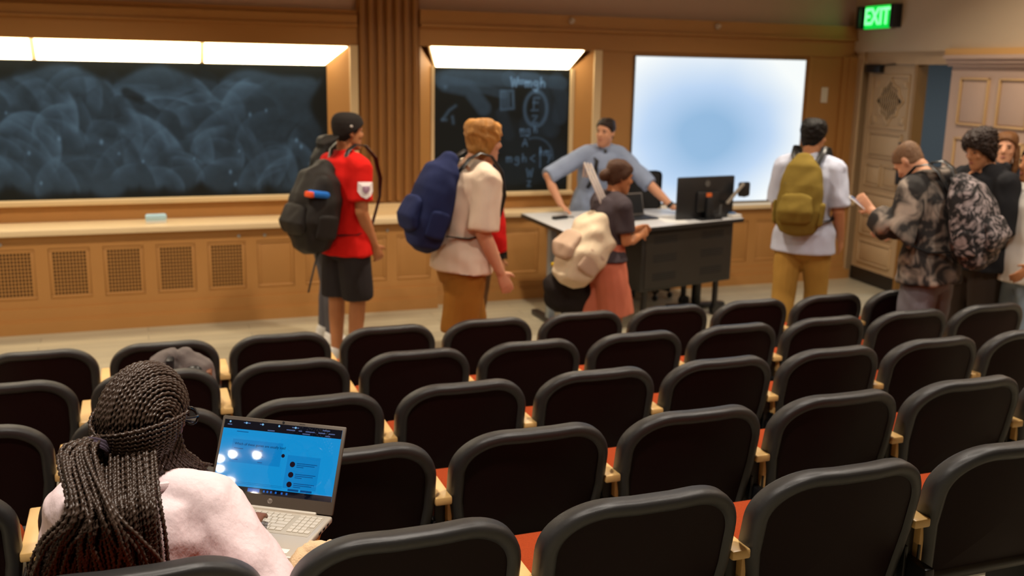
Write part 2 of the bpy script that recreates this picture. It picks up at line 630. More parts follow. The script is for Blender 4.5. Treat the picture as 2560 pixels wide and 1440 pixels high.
def paint_big(X, Z):
    r_ = np.random.default_rng(21)
    A = np.zeros(X.shape)
    # a general veil with a scalloped lower and upper edge
    low = 1.17 - .07 * np.abs(np.sin(X * 6.1)) ** .6 - .05 * np.abs(np.sin(X * 10.7 + 1)) ** .6 + .02 * np.sin(X * 5)
    top = 2.00 + .11 * np.abs(np.sin(X * 3.7 + .6)) ** .6 + .03 * np.sin(X * 9)
    veil = 1 / (1 + np.exp(-(Z - low) / .018)) * 1 / (1 + np.exp((Z - top) / .012)) * 1 / (1 + np.exp((X - 1.52 - .05 * np.sin(Z * 13)) / .012))
    q = wav(3, 2.6, 1.0)(np.stack([X.ravel(), Z.ravel() * 1.3, 0 * X.ravel()], -1)).reshape(X.shape)
    A = .075 * veil * (1 + .4 * q)
    for i in range(290):
        # one pull of the eraser: an arc with a dust line along one edge
        rad = r_.uniform(.14, .62)
        wd = r_.uniform(.035, .085)
        a0 = r_.choice([-.3, 1.5, .4]) + r_.normal(0, .35)
        span = min(r_.uniform(.18, .55) / rad, 2.2)
        px, pz = r_.uniform(-2.4, 1.42), r_.uniform(1.22, 2.0)
        am = a0 + span / 2
        cx, cz = px - rad * math.cos(am), pz - rad * math.sin(am)
        rho = np.hypot(X - cx, Z - cz) - rad
        al = np.arctan2(Z - cz, X - cx)
        da = np.abs((al - am + PI) % (2 * PI) - PI) * rad
        half = span * rad / 2
        m = np.clip((wd - np.abs(rho)) / (wd * .30), 0, 1) * np.clip((half - da) / .07, 0, 1)
        m = m * m * (3 - 2 * m)
        sgn = 1 if r_.random() < .7 else -1
        prof = .25 + .75 * np.clip((sgn * rho / wd + 1) / 2, 0, 1) ** 2
        amt = abs(r_.normal(.05, .06)) + .01
        A = A * (1 - .22 * m) + amt * m * prof
    A *= .25 + .75 * veil
    hole = seg_dist(X, Z, [(-.06, 1.92), (.0, 1.89), (.05, 1.86)])
    A *= 1 - .85 * np.exp(-(hole / .045) ** 4)
    for i in range(22):
        cx, cz = r_.uniform(-2.4, 1.45), r_.uniform(1.08, 2.05)
        A += .35 * np.exp(-(np.hypot(X - cx, (Z - cz) * .6) / r_.uniform(.005, .012)) ** 2)
    return A * 1.45


BOARD1 = board('chalkboard', -4.6, 1.62, 1.03, 2.165, 9.14, .0095, paint_big, 'long wide chalkboard covered in swirling eraser smears of chalk')

GLYPH = {
    'W': [[(0, 1), (.25, 0), (.5, .8), (.75, 0), (1, 1)]],
    '=': [[(0, .35), (.8, .38)], [(0, .65), (.8, .66)]],
    'm': [[(0, 0), (0, .6)], [(0, .45), (.2, .6), (.4, .5), (.4, 0)], [(.4, .45), (.6, .6), (.85, .5), (.85, 0)]],
    'g': [[(.7, .55), (.3, .6), (.1, .35), (.35, .1), (.7, .3), (.7, .55), (.75, -.2), (.45, -.45), (.1, -.3)]],
    'h': [[(.1, 0), (.1, 1.0)], [(.1, .4), (.4, .6), (.65, .4), (.65, 0)]],
    'A': [[(0, 0), (.45, 1), (.9, 0)], [(.2, .35), (.7, .35)]],
    '<': [[(.8, .8), (.1, .4), (.8, 0)]],
    'F': [[(.1, 0), (.1, 1), (.8, 1)], [(.1, .55), (.6, .55)]],
    'Z': [[(0, 1), (.8, 1), (0, 0), (.8, 0)]],
    'a': [[(.7, .6), (.2, .5), (.1, .15), (.5, .0), (.7, .3), (.7, .6), (.75, 0)]],
    '|': [[(.3, -.3), (.3, 1.3)]],
    'y': [[(.1, .6), (.4, .1)], [(.75, .6), (.2, -.45)]],
    '-': [[(0, .4), (.9, .42)]],
}


def write(strokes, txt, x, z, h, dx=None):
    dx = dx or h * .95
    for i, c in enumerate(txt):
        for st in GLYPH.get(c, []):
            strokes.append([(x + i * dx + px * h * .8, z + pz * h) for px, pz in st])


def paint_small(X, Z):
    A = np.zeros(X.shape)
    # eraser sweeps of the upper part: px in the photograph read off as metres on the board
    for pts, wd, amt in (
            ([(2.68, 2.06), (2.78, 2.08), (3.35, 2.07)], .085, .22), ([(2.72, 2.02), (2.95, 1.98), (3.10, 1.80)], .085, .24),
            ([(3.35, 2.08), (3.6, 2.07)], .08, .18), ([(3.5, 2.08), (3.9, 2.04)], .07, .20), ([(3.84, 2.06), (3.9, 1.9), (3.88, 1.72)], .09, .14),
            ([(3.7, 1.95), (3.8, 1.6)], .10, .09), ([(3.28, 1.75), (3.36, 1.55)], .07, .08), ([(3.0, 2.0), (3.3, 1.93)], .05, .16),
            ([(3.2, 1.6), (3.8, 1.35)], .2, .03), ([(3.3, 1.2), (3.9, 1.2)], .15, .035), ([(3.55, 1.65), (3.75, 1.62)], .1, .06)):
        A = sweep(X, Z, A, pts, wd, amt, .45)
    st = []
    write(st, 'W=mgh', 3.37, 2.005, .085, .075)
    th = {}
    for s in st:
        A += .75 * np.exp(-(seg_dist(X, Z, s) / .009) ** 2)
    A += .28 * np.exp(-(np.hypot(X - 3.635, Z - 1.97) / .03) ** 2)
    # box with pale strokes
    for s in ([(3.27, 1.96), (3.39, 1.965), (3.40, 1.80), (3.275, 1.79), (3.27, 1.96)],):
        A += .36 * np.exp(-(seg_dist(X, Z, s) / .014) ** 2)
    for x in (3.30, 3.325, 3.35):
        A += .34 * np.exp(-(seg_dist(X, Z, [(x, 1.94), (x + .004, 1.82)]) / .009) ** 2)
    # ellipse round a fraction
    el = [(3.63 + .115 * math.cos(a), 1.795 + .165 * math.sin(a)) for a in np.linspace(0, 6.283, 40)]
    A += .36 * np.exp(-(seg_dist(X, Z, el) / .017) ** 2)
    st = []
    write(st, 'F', 3.60, 1.80, .10)
    write(st, '-', 3.585, 1.745, .09)
    write(st, 'Z', 3.60, 1.66, .07)
    for s in st:
        A += .34 * np.exp(-(seg_dist(X, Z, s) / .011) ** 2)
    st = []
    write(st, 'mg', 3.475, 1.565, .065, .06)
    write(st, 'h', 3.615, 1.57, .06)
    write(st, '-', 3.48, 1.50, .10)
    write(st, 'A', 3.50, 1.44, .07)
    write(st, 'mgh<', 3.34, 1.29, .075, .08)
    write(st, '|', 3.66, 1.27, .12)
    write(st, 'hm', 3.68, 1.35, .07, .06)
    write(st, 'y', 3.76, 1.31, .07)
    write(st, 'W', 3.55, 1.14, .08)
    write(st, 'Z', 3.56, 1.05, .05)
    for s in st:
        A += .40 * np.exp(-(seg_dist(X, Z, s) / .0075) ** 2)
    arc = [(3.63 + .19 * math.cos(a), 1.33 + .19 * math.sin(a)) for a in np.linspace(-.1, 1.9, 20)]
    A += .2 * np.exp(-(seg_dist(X, Z, arc) / .012) ** 2)
    st = []
    for s in ([(2.70, 1.70), (2.76, 1.78), (2.82, 1.82)], [(2.69, 1.69), (2.73, 1.69)], [(2.79, 1.72), (2.80, 1.66)]):
        A += .30 * np.exp(-(seg_dist(X, Z, s) / .014) ** 2)
    A += .30 * np.exp(-(np.hypot(X - 2.72, Z - 1.99) / .02) ** 2)
    return A * .62


BOARD2 = board('chalkboard', 2.60, 3.985, 1.0, 2.17, 9.14, .005, paint_small, 'small chalkboard with W=mgh and circled formulas in chalk')

# light troughs over the boards
M_LAMP = mat('board_lamp_glow', (0.9, 0.9, 0.85), 0.5, emit=(1.0, 0.84, 0.58), estr=BOARD_LIGHT)


def board_lamp(x0, x1, zt, zb, label, grp, x0b=None, x1b=None):
    root = empty('board_lamp', ((x0 + x1) / 2, 9.06, zb), label=label, cat='lamp', group=grp)
    c = (x0 + x1) / 2
    x0b = x0 if x0b is None else x0b
    x1b = x1 if x1b is None else x1b
    b = MB()
    bevel_quad(b, (x0b + .02 - c, .075, 0.005), (x1b - .02 - c, .075, 0.005), (x1 - .02 - c, -.07, zt - zb - .004), (x0 + .02 - c, -.07, zt - zb - .004), .012)
    b.build('diffuser', M_LAMP, root)
    b = MB()
    bevel_quad(b, (x0b - c, .09, 0), (x1b - c, .09, 0), (x1 - c, -.055, zt - zb), (x0 - c, -.055, zt - zb), .05)
    b.build('housing', M_CREAM, root)
    return root


for i, (a, c) in enumerate(((-4.64, -2.04), (-2.04, -.74), (-.74, .56), (.56, 1.80))):
    board_lamp(a, c, 2.335, 2.165, ['', 'glowing lamp trough at the far left over the long chalkboard', 'glowing lamp trough over the middle of the long chalkboard',
                                    'glowing lamp trough over the right end of the long chalkboard'][i] or 'lamp trough over the unseen left end of the long chalkboard', 'lamp troughs over the chalkboards', x1b=1.62 if i == 3 else None)
board_lamp(2.52, 4.07, 2.355, 2.17, 'glowing lamp trough over the small chalkboard', 'lamp troughs over the chalkboards', 2.61, 3.975)

# ---------------------------------------------------------------- bright screen


def screen_material():
    m = bpy.data.materials.new('display_glow')
    m.use_nodes = True
    nt = m.node_tree
    b = nt.nodes['Principled BSDF']
    b.inputs['Base Color'].default_value = (0.1, 0.12, 0.14, 1)
    b.inputs['Roughness'].default_value = 0.4
    tc = nt.nodes.new('ShaderNodeTexCoord')
    mp = nt.nodes.new('ShaderNodeMapping')
    mp.inputs['Location'].default_value = (-.42, 0, -.47)
    gr = nt.nodes.new('ShaderNodeVectorMath')
    gr.operation = 'LENGTH'
    nz = nt.nodes.new('ShaderNodeTexNoise')
    nz.inputs['Scale'].default_value = 1.6
    cr = nt.nodes.new('ShaderNodeValToRGB')
    cr.color_ramp.elements[0].position = 0.15
    cr.color_ramp.elements[0].color = (*lin(138, 182, 222), 1)
    cr.color_ramp.elements[1].position = 0.62
    cr.color_ramp.elements[1].color = (*lin(250, 255, 255), 1)
    e = cr.color_ramp.elements.new(0.36)
    e.color = (*lin(184, 212, 244), 1)
    ad = nt.nodes.new('ShaderNodeMath')
    ad.operation = 'MULTIPLY_ADD'
    ad.inputs[1].default_value = 0.18
    L = nt.links.new
    L(tc.outputs['Generated'], mp.inputs['Vector'])
    mp.inputs['Scale'].default_value = (1, 0, 1)
    L(mp.outputs[0], gr.inputs[0])
    L(tc.outputs['Generated'], nz.inputs['Vector'])
    L(nz.outputs['Fac'], ad.inputs[0])
    L(gr.outputs['Value'], ad.inputs[2])
    su = nt.nodes.new('ShaderNodeMath')
    su.operation = 'SUBTRACT'
    su.inputs[1].default_value = 0.09
    L(ad.outputs[0], su.inputs[0])
    L(su.outputs[0], cr.inputs[0])
    L(cr.outputs[0], b.inputs['Emission Color'])
    b.inputs['Emission Strength'].default_value = SCREEN_LIGHT
    return m


SC = empty('display_screen', (5.585, 9.0, .86), label='large glowing pale blue display screen on the front wall', cat='screen')
MB().box(-.985, .985, -.03, -.026, .005, 1.452).build('glowing_face', screen_material(), SC)
MB().cbox(-.995, .995, -.0258, .0, -.004, 1.46, .004).build('bezel', mat('grey_bezel', lin(120, 125, 130), .4), SC)

# small fittings on the front wall
o = empty('switch_plate', (6.85, 8.995, 1.94), label='white light switch plate on the tan wall right of the screen', cat='switch')
MB().cbox(-.04, .04, -.008, 0.004, -.06, .10, .003).build('plate', mat('white_plastic', lin(225, 215, 200), .4), o)
MB().cbox(-.012, .012, -.014, -.008, -.01, .045, .002).build('rocker', MATS['white_plastic'], o)
o = empty('wall_sign', (6.93, 8.995, 1.2), label='small white and green notice on the wall near the door', cat='sign')
MB().cbox(-.05, .05, -.006, 0.004, -.06, .11, .002).build('plate', MATS['white_plastic'], o)
MB().box(-.035, .035, -.008, -.006, -.03, .03).build('green_mark', mat('green_print', lin(60, 120, 70), .5), o)
for x in (3.89, 5.47):
    o = empty('sprinkler_head', (x, 8.94, 2.62), label='small pale round sprinkler head on the fascia over the ' + ('small chalkboard' if x < 5 else 'screen'), cat='sprinkler')
    MB().lathe([(.03, 0), (.03, .004), (.014, .012), (.012, .03), (.02, .034), (.02, .037)], 12, Matrix.Rotation(PI / 2, 4, 'X')).build('rosette', mat('pale_metal', lin(190, 170, 150), .4, .3), o, True)

# eraser block on the counter
o = empty('board_eraser', (0.115, 8.86, .85), 0.05, label='pale blue rounded eraser block lying on the long counter', cat='eraser')
MB().cbox(-.085, .085, -.035, .035, .018, .075, .018, seg=3).build('holder', mat('pale_blue_plastic', lin(176, 214, 232), .5, vary=.1), o, True)
MB().cbox(-.082, .082, -.033, .033, 0.0, .022, .006).build('felt_pad', mat('white_felt', lin(225, 228, 226), .9), o, True)

# ---------------------------------------------------------------- right wall with the doors
RA = R(6.0)
MRW = Matrix(((-math.sin(RA), math.cos(RA), 0, 7.23), (-math.cos(RA), -math.sin(RA), 0, 9.0), (0, 0, 1, 0), (0, 0, 0, 1)))
WR = MB().box(1.62, 13.3, .1, .25, -0.3, CEIL_Z).build('wall_right', M_PLASTER)
WR.matrix_world = MRW
tag(WR, 'pale panelled side wall with doorway at the right', kind='structure')
MB().box(-.06, 13.3, -.05, .25, 2.41, CEIL_Z).build('upper_plaster', M_PLASTER, WR)
b = MB()
b.box(-.35, .19, -.03, .25, 0, 2.41)
b.build('door_jamb', M_DOOR, WR)
MB().box(.19, 1.62, .0, .12, 2.285, 2.41).build('door_head', M_DOOR, WR)
MB().cbox(.14, .19, -.045, 0.1, 0, 2.30, .008).build('door_casing', M_DOOR, WR, True)
MB().box(1.005, 1.05, .0, .12, 0, 2.285).build('door_mullion', mat('brass_edge', lin(150, 110, 60), .4, .3), WR)
# wainscot panels to the right of the doorway
MB().box(1.57, 13.3, -.012, .1, 0, 2.27).build('wainscot', M_WARMW, WR)
cols = [(1.715 + .50 * i, 2.09 + .50 * i) for i in range(8)]
prow = [(1.75, 2.17), (.95, 1.64), (.2, .84)]
for (t0, t1) in cols:
    for (z0, z1) in prow:
        MB().cbox(t0 + .03, t1 - .03, -.02, .0, z0 + .03, z1 - .03, .005).build('panel', M_WARMW, WR, True)
        b = MB()
        for q in ((t0, t1, z1 - .02, z1), (t0, t1, z0, z0 + .02), (t0, t0 + .02, z0, z1), (t1 - .02, t1, z0, z1)):
            b.cbox(q[0], q[1], -.034, -.0, q[2], q[3], .006)
        b.build('panel_moulding', mat('orange_lit_moulding', lin(196, 160, 112), .5), WR, True)  # orange light along the moulding edges, put into their colour all round
b = MB()
b.box(1.55, 13.3, -.05, .1, 2.27, 2.30)
b.box(1.55, 13.3, -.075, .1, 2.30, 2.335)
b.box(1.54, 13.3, -.10, .1, 2.335, 2.37)
b.build('cornice', M_WARMW, WR)
MB().box(1.54, 13.3, -.085, .1, 2.37, 2.425).build('cornice_cap', mat('orange_lit_paint', lin(206, 158, 92), .5), WR)  # painted band, with the orange light on it put into the colour

# the closed door leaf
DR = empty('door_1', label='cream panelled door leaf with a star shaped lattice and dark kick plate', kind='structure')
DR.matrix_world = MRW
MB().box(.20, 1.0, .035, .075, .01, 2.28).build('leaf', M_DOOR, DR)


def door_panel(t0, t1, z0, z1):
    b = MB()
    for q in ((t0, t1, z1 - .018, z1), (t0, t1, z0, z0 + .018), (t0, t0 + .018, z0, z1), (t1 - .018, t1, z0, z1)):
        b.cbox(q[0], q[1], .015, .04, q[2], q[3], .006)
    b.build('panel_moulding', M_DOOR, DR, True)
    MB().cbox(t0 + .03, t1 - .03, .022, .04, z0 + .03, z1 - .03, .006).build('panel', M_DOOR, DR, True)


for q in ((.31, .87, 1.34, 1.60), (.31, .57, 1.04, 1.27), (.61, .87, 1.04, 1.27), (.31, .87, .80, .98), (.31, .57, .52, .74), (.61, .87, .52, .74), (.31, .87, .22, .46)):
    door_panel(*q)
# star lattice
cx, cz = .60, 1.92
star = []
for i in range(16):
    a = 2 * PI * i / 16
    rr = .235 if i % 4 == 0 else (.19 if i % 2 == 0 else .165)
    star.append((cx + rr * math.sin(a), cz + rr * math.cos(a)))
b = MB()
for i in range(16):
    p0, p1 = star[i], star[(i + 1) % 16]
    b.tube([(p0[0], .03, p0[1]), (p1[0], .03, p1[1])], .014, 6)
b.build('star_frame', M_DOOR, DR, True)
b = MB()
b.add([(q[0], .0345, q[1]) for q in star], [tuple(range(16))])
b.build('star_backing', M_VOID, DR)
for k in range(-4, 5):
    x = cx + k * .036
    hh = .205 - abs(k) * .024
    b = MB()
    b.loft([(x + .011 * math.sin(j * 1.35), .028, cz - hh + 2 * hh * j / 14) for j in range(15)], [(.0068, .006)] * 15, n=6, round_ends=False)
    b.build('slat', M_DOOR, DR, True)
for q in ((.33, .40, 2.06, 2.12), (.80, .87, 2.06, 2.12), (.33, .40, 1.70, 1.77), (.80, .87, 1.70, 1.77)):
    MB().cbox(q[0], q[1], .02, .04, q[2], q[3], .006).build('corner_block', M_DOOR, DR, True)
b = MB()
for q in ((.29, .91, 2.16, 2.185), (.29, .91, 1.645, 1.67), (.29, .31, 1.66, 2.17), (.89, .91, 1.66, 2.17)):
    b.cbox(q[0], q[1], .018, .04, q[2], q[3], .006)
b.build('panel_moulding', M_DOOR, DR, True)
MB().box(.20, 1.0, .028, .036, .01, .15).build('kick_plate', mat('kick_plate_dark', (.012, .009, .007), .45), DR)
MB().cbox(.22, .46, -.03, .035, 2.20, 2.285, .008).build('door_closer', M_DARKM, DR, True)
MB().tube([(.44, -.01, 2.27), (.66, -.02, 2.285), (.72, .02, 2.29)], .008, 6).build('closer_arm', M_DARKM, DR)
b = MB()
b.cbox(.905, .965, -.03, -.012, 1.11, 1.53, .006)
b.box(.925, .945, -.015, .04, 1.16, 1.18)
b.box(.925, .945, -.015, .04, 1.46, 1.48)
b.build('pull_handle', M_DARKM, DR, True)

# corridor seen through the open half of the doorway
CW = MB().box(1.0, 4.2, 2.4, 2.5, -.3, 2.7).build('wall_corridor', M_CORR)
CW.matrix_world = MRW
tag(CW, 'dim blue grey corridor wall beyond the open doorway', kind='structure')
MB().box(-.6, -.5, .3, 2.5, -.3, 2.7).build('side_panel', M_CORR, CW)
MB().box(-.6, 1.0, 2.3, 2.5, -.3, 2.7).build('side_panel', M_CORR, CW)
MB().box(4.2, 4.3, .3, 2.5, -.3, 2.7).build('side_panel', M_CORR, CW)
MB().box(-.6, 4.3, .26, 2.5, 2.7, 2.75).build('soffit', M_CORR, CW)
MB().box(-.6, 4.3, .1, 2.5, -.3, 0.0).build('corridor_floor', mat('corridor_carpet', lin(70, 75, 80), .9), CW)
CL = bpy.data.lights.new('corridor_lamp', 'AREA')
CL.energy = 26
CL.size = .5
CL.color = (.88, .95, 1.0)
o = bpy.data.objects.new('corridor_lamp', CL)
o.matrix_world = MRW @ Matrix.Translation((1.6, 1.6, 2.62))
COL.objects.link(o)

# exit sign
ES = empty('exit_sign', label='green glowing EXIT sign above the door', cat='sign')
ES.matrix_world = MRW @ Matrix.Translation((.47, -.05, 2.63))
M_HOUS = mat('sign_housing', lin(150, 132, 110), .5)
MB().cbox(-.235, .235, -.05, -.0, 0, .235, .006).build('housing', M_HOUS, ES, True)
MB().cbox(-.315, -.262, -.10, 0, 0.01, .235, .005).build('end_bracket', M_DARKM, ES, True)
MB().cbox(.262, .32, -.10, 0, 0.01, .235, .005).build('end_bracket', M_DARKM, ES, True)
MB().box(-.215, .215, -.062, -.05, .005, .232).build('glowing_face', mat('green_glow', (.0, .25, .06), .4, emit=lin(0, 205, 62), estr=1.0), ES)


def text_mesh(txt, size, extrude=.001, bold=0.0, align='CENTER'):
    cu = bpy.data.curves.new('txt', 'FONT')
    cu.body = txt
    cu.size = size
    cu.extrude = extrude
    cu.offset = bold
    cu.align_x = align
    cu.align_y = 'CENTER'
    o = bpy.data.objects.new('txt', cu)
    COL.objects.link(o)
    dg = bpy.context.evaluated_depsgraph_get()
    me = bpy.data.meshes.new_from_object(o.evaluated_get(dg))
    bpy.data.objects.remove(o)
    bpy.data.curves.remove(cu)
    return me


o = link('lettering', text_mesh('EXIT', .20, .002, .004), ES, mat('exit_letter_glow', (.2, .6, .3), .4, emit=lin(120, 255, 150), estr=1.6))
o.location = (0, -.066, .118)
o.rotation_euler = (PI / 2, 0, 0)
o.scale = (1.05, 1.15, 1)

# ---------------------------------------------------------------- ceiling lamps (out of the frame)
M_BULB = mat('bulb_glow', (.9, .85, .7), .5, emit=(1.0, .84, .62), estr=14)
for i, (x, y, pw_, sp_, g_, b_) in enumerate(DOWNLIGHTS):
    o = empty('ceiling_downlight', (x, y, CEIL_Z), label='round recessed ceiling downlight above the seats', cat='lamp', group='ceiling downlights')
    MB().lathe([(.16, 0), (.16, -.012), (.13, -.02), (.12, -.006)], 20).build('trim_ring', M_CREAM, o, True)
    ld = bpy.data.lights.new('downlight_beam', 'AREA')
    ld.shape = 'DISK'
    ld.size = .22
    ld.energy = pw_
    ld.color = (1.0, g_, b_)
    ld.spread = R(sp_)
    q = bpy.data.objects.new('downlight_beam', ld)
    q.parent = o
    q.location = (0, 0, -.03)
    COL.objects.link(q)
CH = empty('bulb_cluster', (-4.65, -.2, CEIL_Z), label='cluster of small bare ceiling bulbs at the back left', cat='lamp')
for x, y in ((-4.656, .187), (-4.448, .083), (-4.833, .19), (-4.972, .082), (-5.042, -.094), (-4.25, -.148), (-4.20, -.384), (-5.025, -.364), (-4.835, -.555), (-4.571, -.73)):
    q = MB().ball((x + 4.65, y + .2, -.02), .034, 10).build('bulb', mat('small_bulb_glow', (.9, .85, .8), .5, emit=(1.0, .93, .85), estr=60), CH, True)
MB().lathe([(.6, 0), (.6, -.01), (.5, -.012)], 24).build('ceiling_plate', M_CREAM, CH)

# ---------------------------------------------------------------- auditorium seats
M_RIM = mat('seat_rim_plastic', (0.024, 0.023, 0.023), 0.36, bump=0.2, bscale=900, spec=0.55)
M_SHELL = mat('seat_shell_maroon', (0.0095, 0.0009, 0.0008), 0.6, spec=0.16, bump=0.05, bscale=500)
M_CUSH = mat('orange_seat_fabric', lin(168, 68, 32), 0.9, vary=0.25, vscale=260, bump=0.5, bscale=420, spec=0.1)
M_ARMW = mat('blond_wood', lin(226, 184, 118), 0.4, vary=0.06, vscale=8, stretch=(14, 1, 14))
SEAT_H = 0.80
PITCH = 0.58


def seat_outline(n=14):
    pts = []
    hw, r_, zt, zb, rb = .267, .165, SEAT_H, .36, .05

    def arc(cx, cz, rx, rz, a0, a1, k):
        for i in range(k + 1):
            a = a0 + (a1 - a0) * i / k
            pts.append((cx + rx * math.cos(a), cz + rz * math.sin(a)))
    arc(hw - .02 - rb, zb + rb, rb, rb, -PI / 2, 0, 5)
    pts.append((hw - .008, .50))
    pts.append((hw, .56))
    arc(hw - r_, zt - r_ * .88, r_, r_ * .88, 0, PI / 2, n)
    pts.append((.05, zt))
    pts.append((-.05, zt))
    arc(-hw + r_, zt - r_ * .88, r_, r_ * .88, PI / 2, PI, n)
    pts.append((-hw, .56))
    pts.append((-hw + .008, .50))
    arc(-hw + .02 + rb, zb + rb, rb, rb, PI, 1.5 * PI, 5)
    return pts


def inset(poly, d):
    n = len(poly)
    out = []
    for i in range(n):
        a, b = Vector(poly[i - 1]), Vector(poly[(i + 1) % n])
        t = (b - a).normalized()
        nrm = Vector((-t.y, t.x))
        out.append((poly[i][0] + nrm.x * d, poly[i][1] + nrm.y * d))
    return out


def seat_y(x, z):
    return (SEAT_H - z) * math.tan(R(11)) + x * x * .72


def seat_rings(rings, close_first=False, close_last=False):
    """rings: (inset, y) ; returns mesh builder of the strip through them"""
    base = seat_outline()
    n = len(base)
    b = MB()
    vs, fs = [], []
    for d, y in rings:
        for x, z in inset(base, d):
            vs.append((x, seat_y(x, z) + y, z))
    for j in range(len(rings) - 1):
        for i in range(n):
            fs.append((j * n + i, j * n + (i + 1) % n, (j + 1) * n + (i + 1) % n, (j + 1) * n + i))
    b.add(vs, fs)

    def cap(j, flip):
        # fill by shrinking rings towards the middle so that the curved face stays smooth
        d, y = rings[j]
        ring = inset(base, d)
        cxz = (0.0, .58)
        prev = [j * n + i for i in range(n)]
        for s in (.75, .5, .25):
            k = len(b.v)
            for x, z in ring:
                X, Zz = cxz[0] + (x - cxz[0]) * s, cxz[1] + (z - cxz[1]) * s
                b.v.append((X, seat_y(X, Zz) + y, Zz))
            for i in range(n):
                q = (prev[i], prev[(i + 1) % n], k + (i + 1) % n, k + i)
                b.f.append(q if not flip else q[::-1])
            prev = [k + i for i in range(n)]
        b.v.append((cxz[0], seat_y(*cxz) + y, cxz[1]))
        c = len(b.v) - 1
        for i in range(n):
            q = (prev[i], prev[(i + 1) % n], c)
            b.f.append(q if not flip else q[::-1])
    if close_first:
        cap(0, True)
    if close_last:
        cap(len(rings) - 1, False)
    return b


def fix(me):
    bm = bmesh.new()
    bm.from_mesh(me)
    bmesh.ops.recalc_face_normals(bm, faces=bm.faces[:])
    bm.to_mesh(me)
    bm.free()
    return me


rim = fix(seat_rings([(.040, .002), (.034, -.006), (.024, -.012), (.010, -.010), (.002, -.002), (0, .012), (0, .036), (.005, .046), (.016, .052), (.03, .052)]).mesh('rim', True, R(60)))
rim.materials.append(M_RIM)
shell = fix(seat_rings([(.036, .003), (.036, .012)], True, True).mesh('shell', True, R(40)))
shell.materials.append(M_SHELL)
cush = fix(seat_rings([(.028, .030), (.024, .050), (.026, .062), (.045, .080), (.09, .090)], True, True).mesh('cushion', True, R(60)))
cush.materials.append(M_CUSH)

# seat cushion, rounded block sloping up to the front
b = MB()
b.cbox(-.235, .235, .12, .56, -.05, .045, .035, seg=3)
sc_ = b.mesh('seat_cushion', True, R(60))
for v in sc_.vertices:
    x, y, z = v.co
    f = (y - .12) / .44
    v.co.x = x * (1.0 - .10 * (1 - f))
    v.co.z = z + .435 + .03 * f - .012 * math.cos(x * 6) * (1 if z > 0 else 0)
    v.co.y = y - .06 * (x / .235) ** 2 * f
sc_.materials.append(M_CUSH)
pan = MB().cbox(-.22, .22, .13, .53, .36, .40, .015).mesh('seat_pan', True, R(40))
pan.materials.append(M_BLACK)
# upright standard between two seats, on its foot
b = MB()
b.cbox(-.018, .018, .12, .36, .03, .56, .006)
b.cbox(-.03, .03, .10, .42, 0, .03, .006)
b.cbox(-.016, .016, .03, .16, .34, .46, .006)
std = b.mesh('standard', True, R(40))
std.materials.append(M_BLACK)
arm = MB().cbox(-.0275, .0275, .075, .385, .560, .587, .006).mesh('armrest', True, R(40))
arm.materials.append(M_ARMW)
tabl = MB().cbox(-.008, .008, .10, .36, .33, .555, .005).mesh('folded_tablet', True, R(40))
tabl.materials.append(M_ARMW)
bolt = MB().lathe([(.009, 0), (.009, .003), (.005, .006)], 8, Matrix.Translation((.285, .095, .45)) @ Matrix.Rotation(PI / 2, 4, 'X')).mesh('bolt', True)
bolt.materials.append(M_STEEL)
brk = MB().cbox(-.006, .006, .10, .18, .33, .50, .004).mesh('hinge_bracket', True, R(40))
brk.materials.append(M_BLACK)


def make_seat(x, y, z, label, grp, left_arm=False, tablet=False):
    root = empty('auditorium_seat', (x, y, z), label=label, cat='seat', group=grp)
    link('back_shell', shell, root)
    link('back_rim', rim, root)
    link('back_cushion', cush, root)
    link('seat_cushion', sc_, root)
    link('seat_pan', pan, root)
    for s in (-1, 1):
        link('hinge_bracket', brk, root).location = (s * .266, 0, 0)
    link('bolt', bolt, root)
    for s in ((1, -1) if left_arm else (1,)):
        for nm, me in (('standard', std), ('armrest', arm), ('folded_tablet', tabl)):
            if nm == 'folded_tablet' and (tablet and s == 1):
                continue
            o = link(nm, me, root)
            o.location = (s * PITCH / 2 + (.026 if nm == 'folded_tablet' else 0), 0, 0)
    return root


ORD = ['first', 'second', 'third', 'fourth', 'fifth', 'sixth', 'seventh', 'eighth', 'ninth', 'tenth', 'eleventh']
# row: first x of the leftmost seat in the picture, number of seats
SEATROWS = [('E', -.506, 10, 'front row'), ('D', -.561, 10, 'second row from the front'), ('C', -.595, 9, 'middle row'),
            ('B', -.622, 8, 'second row from the camera'), ('A', -.061, 5, 'row nearest the camera')]
for row, x0, n, words_ in SEATROWS:
    y, z = ROWS[row]
    for i in range(n):
        lab = 'maroon-black auditorium seat, %s from the left in the %s' % (ORD[i], words_)
        make_seat(x0 + PITCH * i, y, z, lab, 'auditorium seats', left_arm=(i == 0), tablet=(row == 'A' and i == 0))

# ---------------------------------------------------------------- writing tablet and laptop beside the seated student
LAP_Z = 1.033
th = R(-32.88)
MLAP = Matrix.Translation((0.423, 2.428, LAP_Z)) @ Matrix.Rotation(th, 4, 'Z')   # hinge right corner; -x along the hinge, -y to the front
wt = bpy.data.objects
seatA = [o for o in bpy.data.objects if o.name.startswith('auditorium_seat') and 'first from the left in the row nearest' in o.get('label', '')][0]
b = MB()
poly = [(-.30, -.05), (-.02, -.03), (.0, -.10), (-.015, -.20), (-.035, -.245), (-.09, -.262), (-.24, -.262), (-.30, -.22)]
b.prism(poly, -.040, -.021)
MT = MLAP.copy()
wtab = b.build('writing_tablet', mat('tablet_wood', lin(206, 140, 60), .4, vary=.06, vscale=8, stretch=(12, 2, 12)), seatA)
bpy.context.view_layer.update()
wtab.matrix_parent_inverse = seatA.matrix_world.inverted()
wtab.matrix_world = MLAP
b = MB().tube([(.22 + -.06, 2.30, .62), (.2, 2.32, .9), (.22, 2.36, .993)], .014, 8)
ar = b.build('tablet_support', M_BLACK, seatA, True)
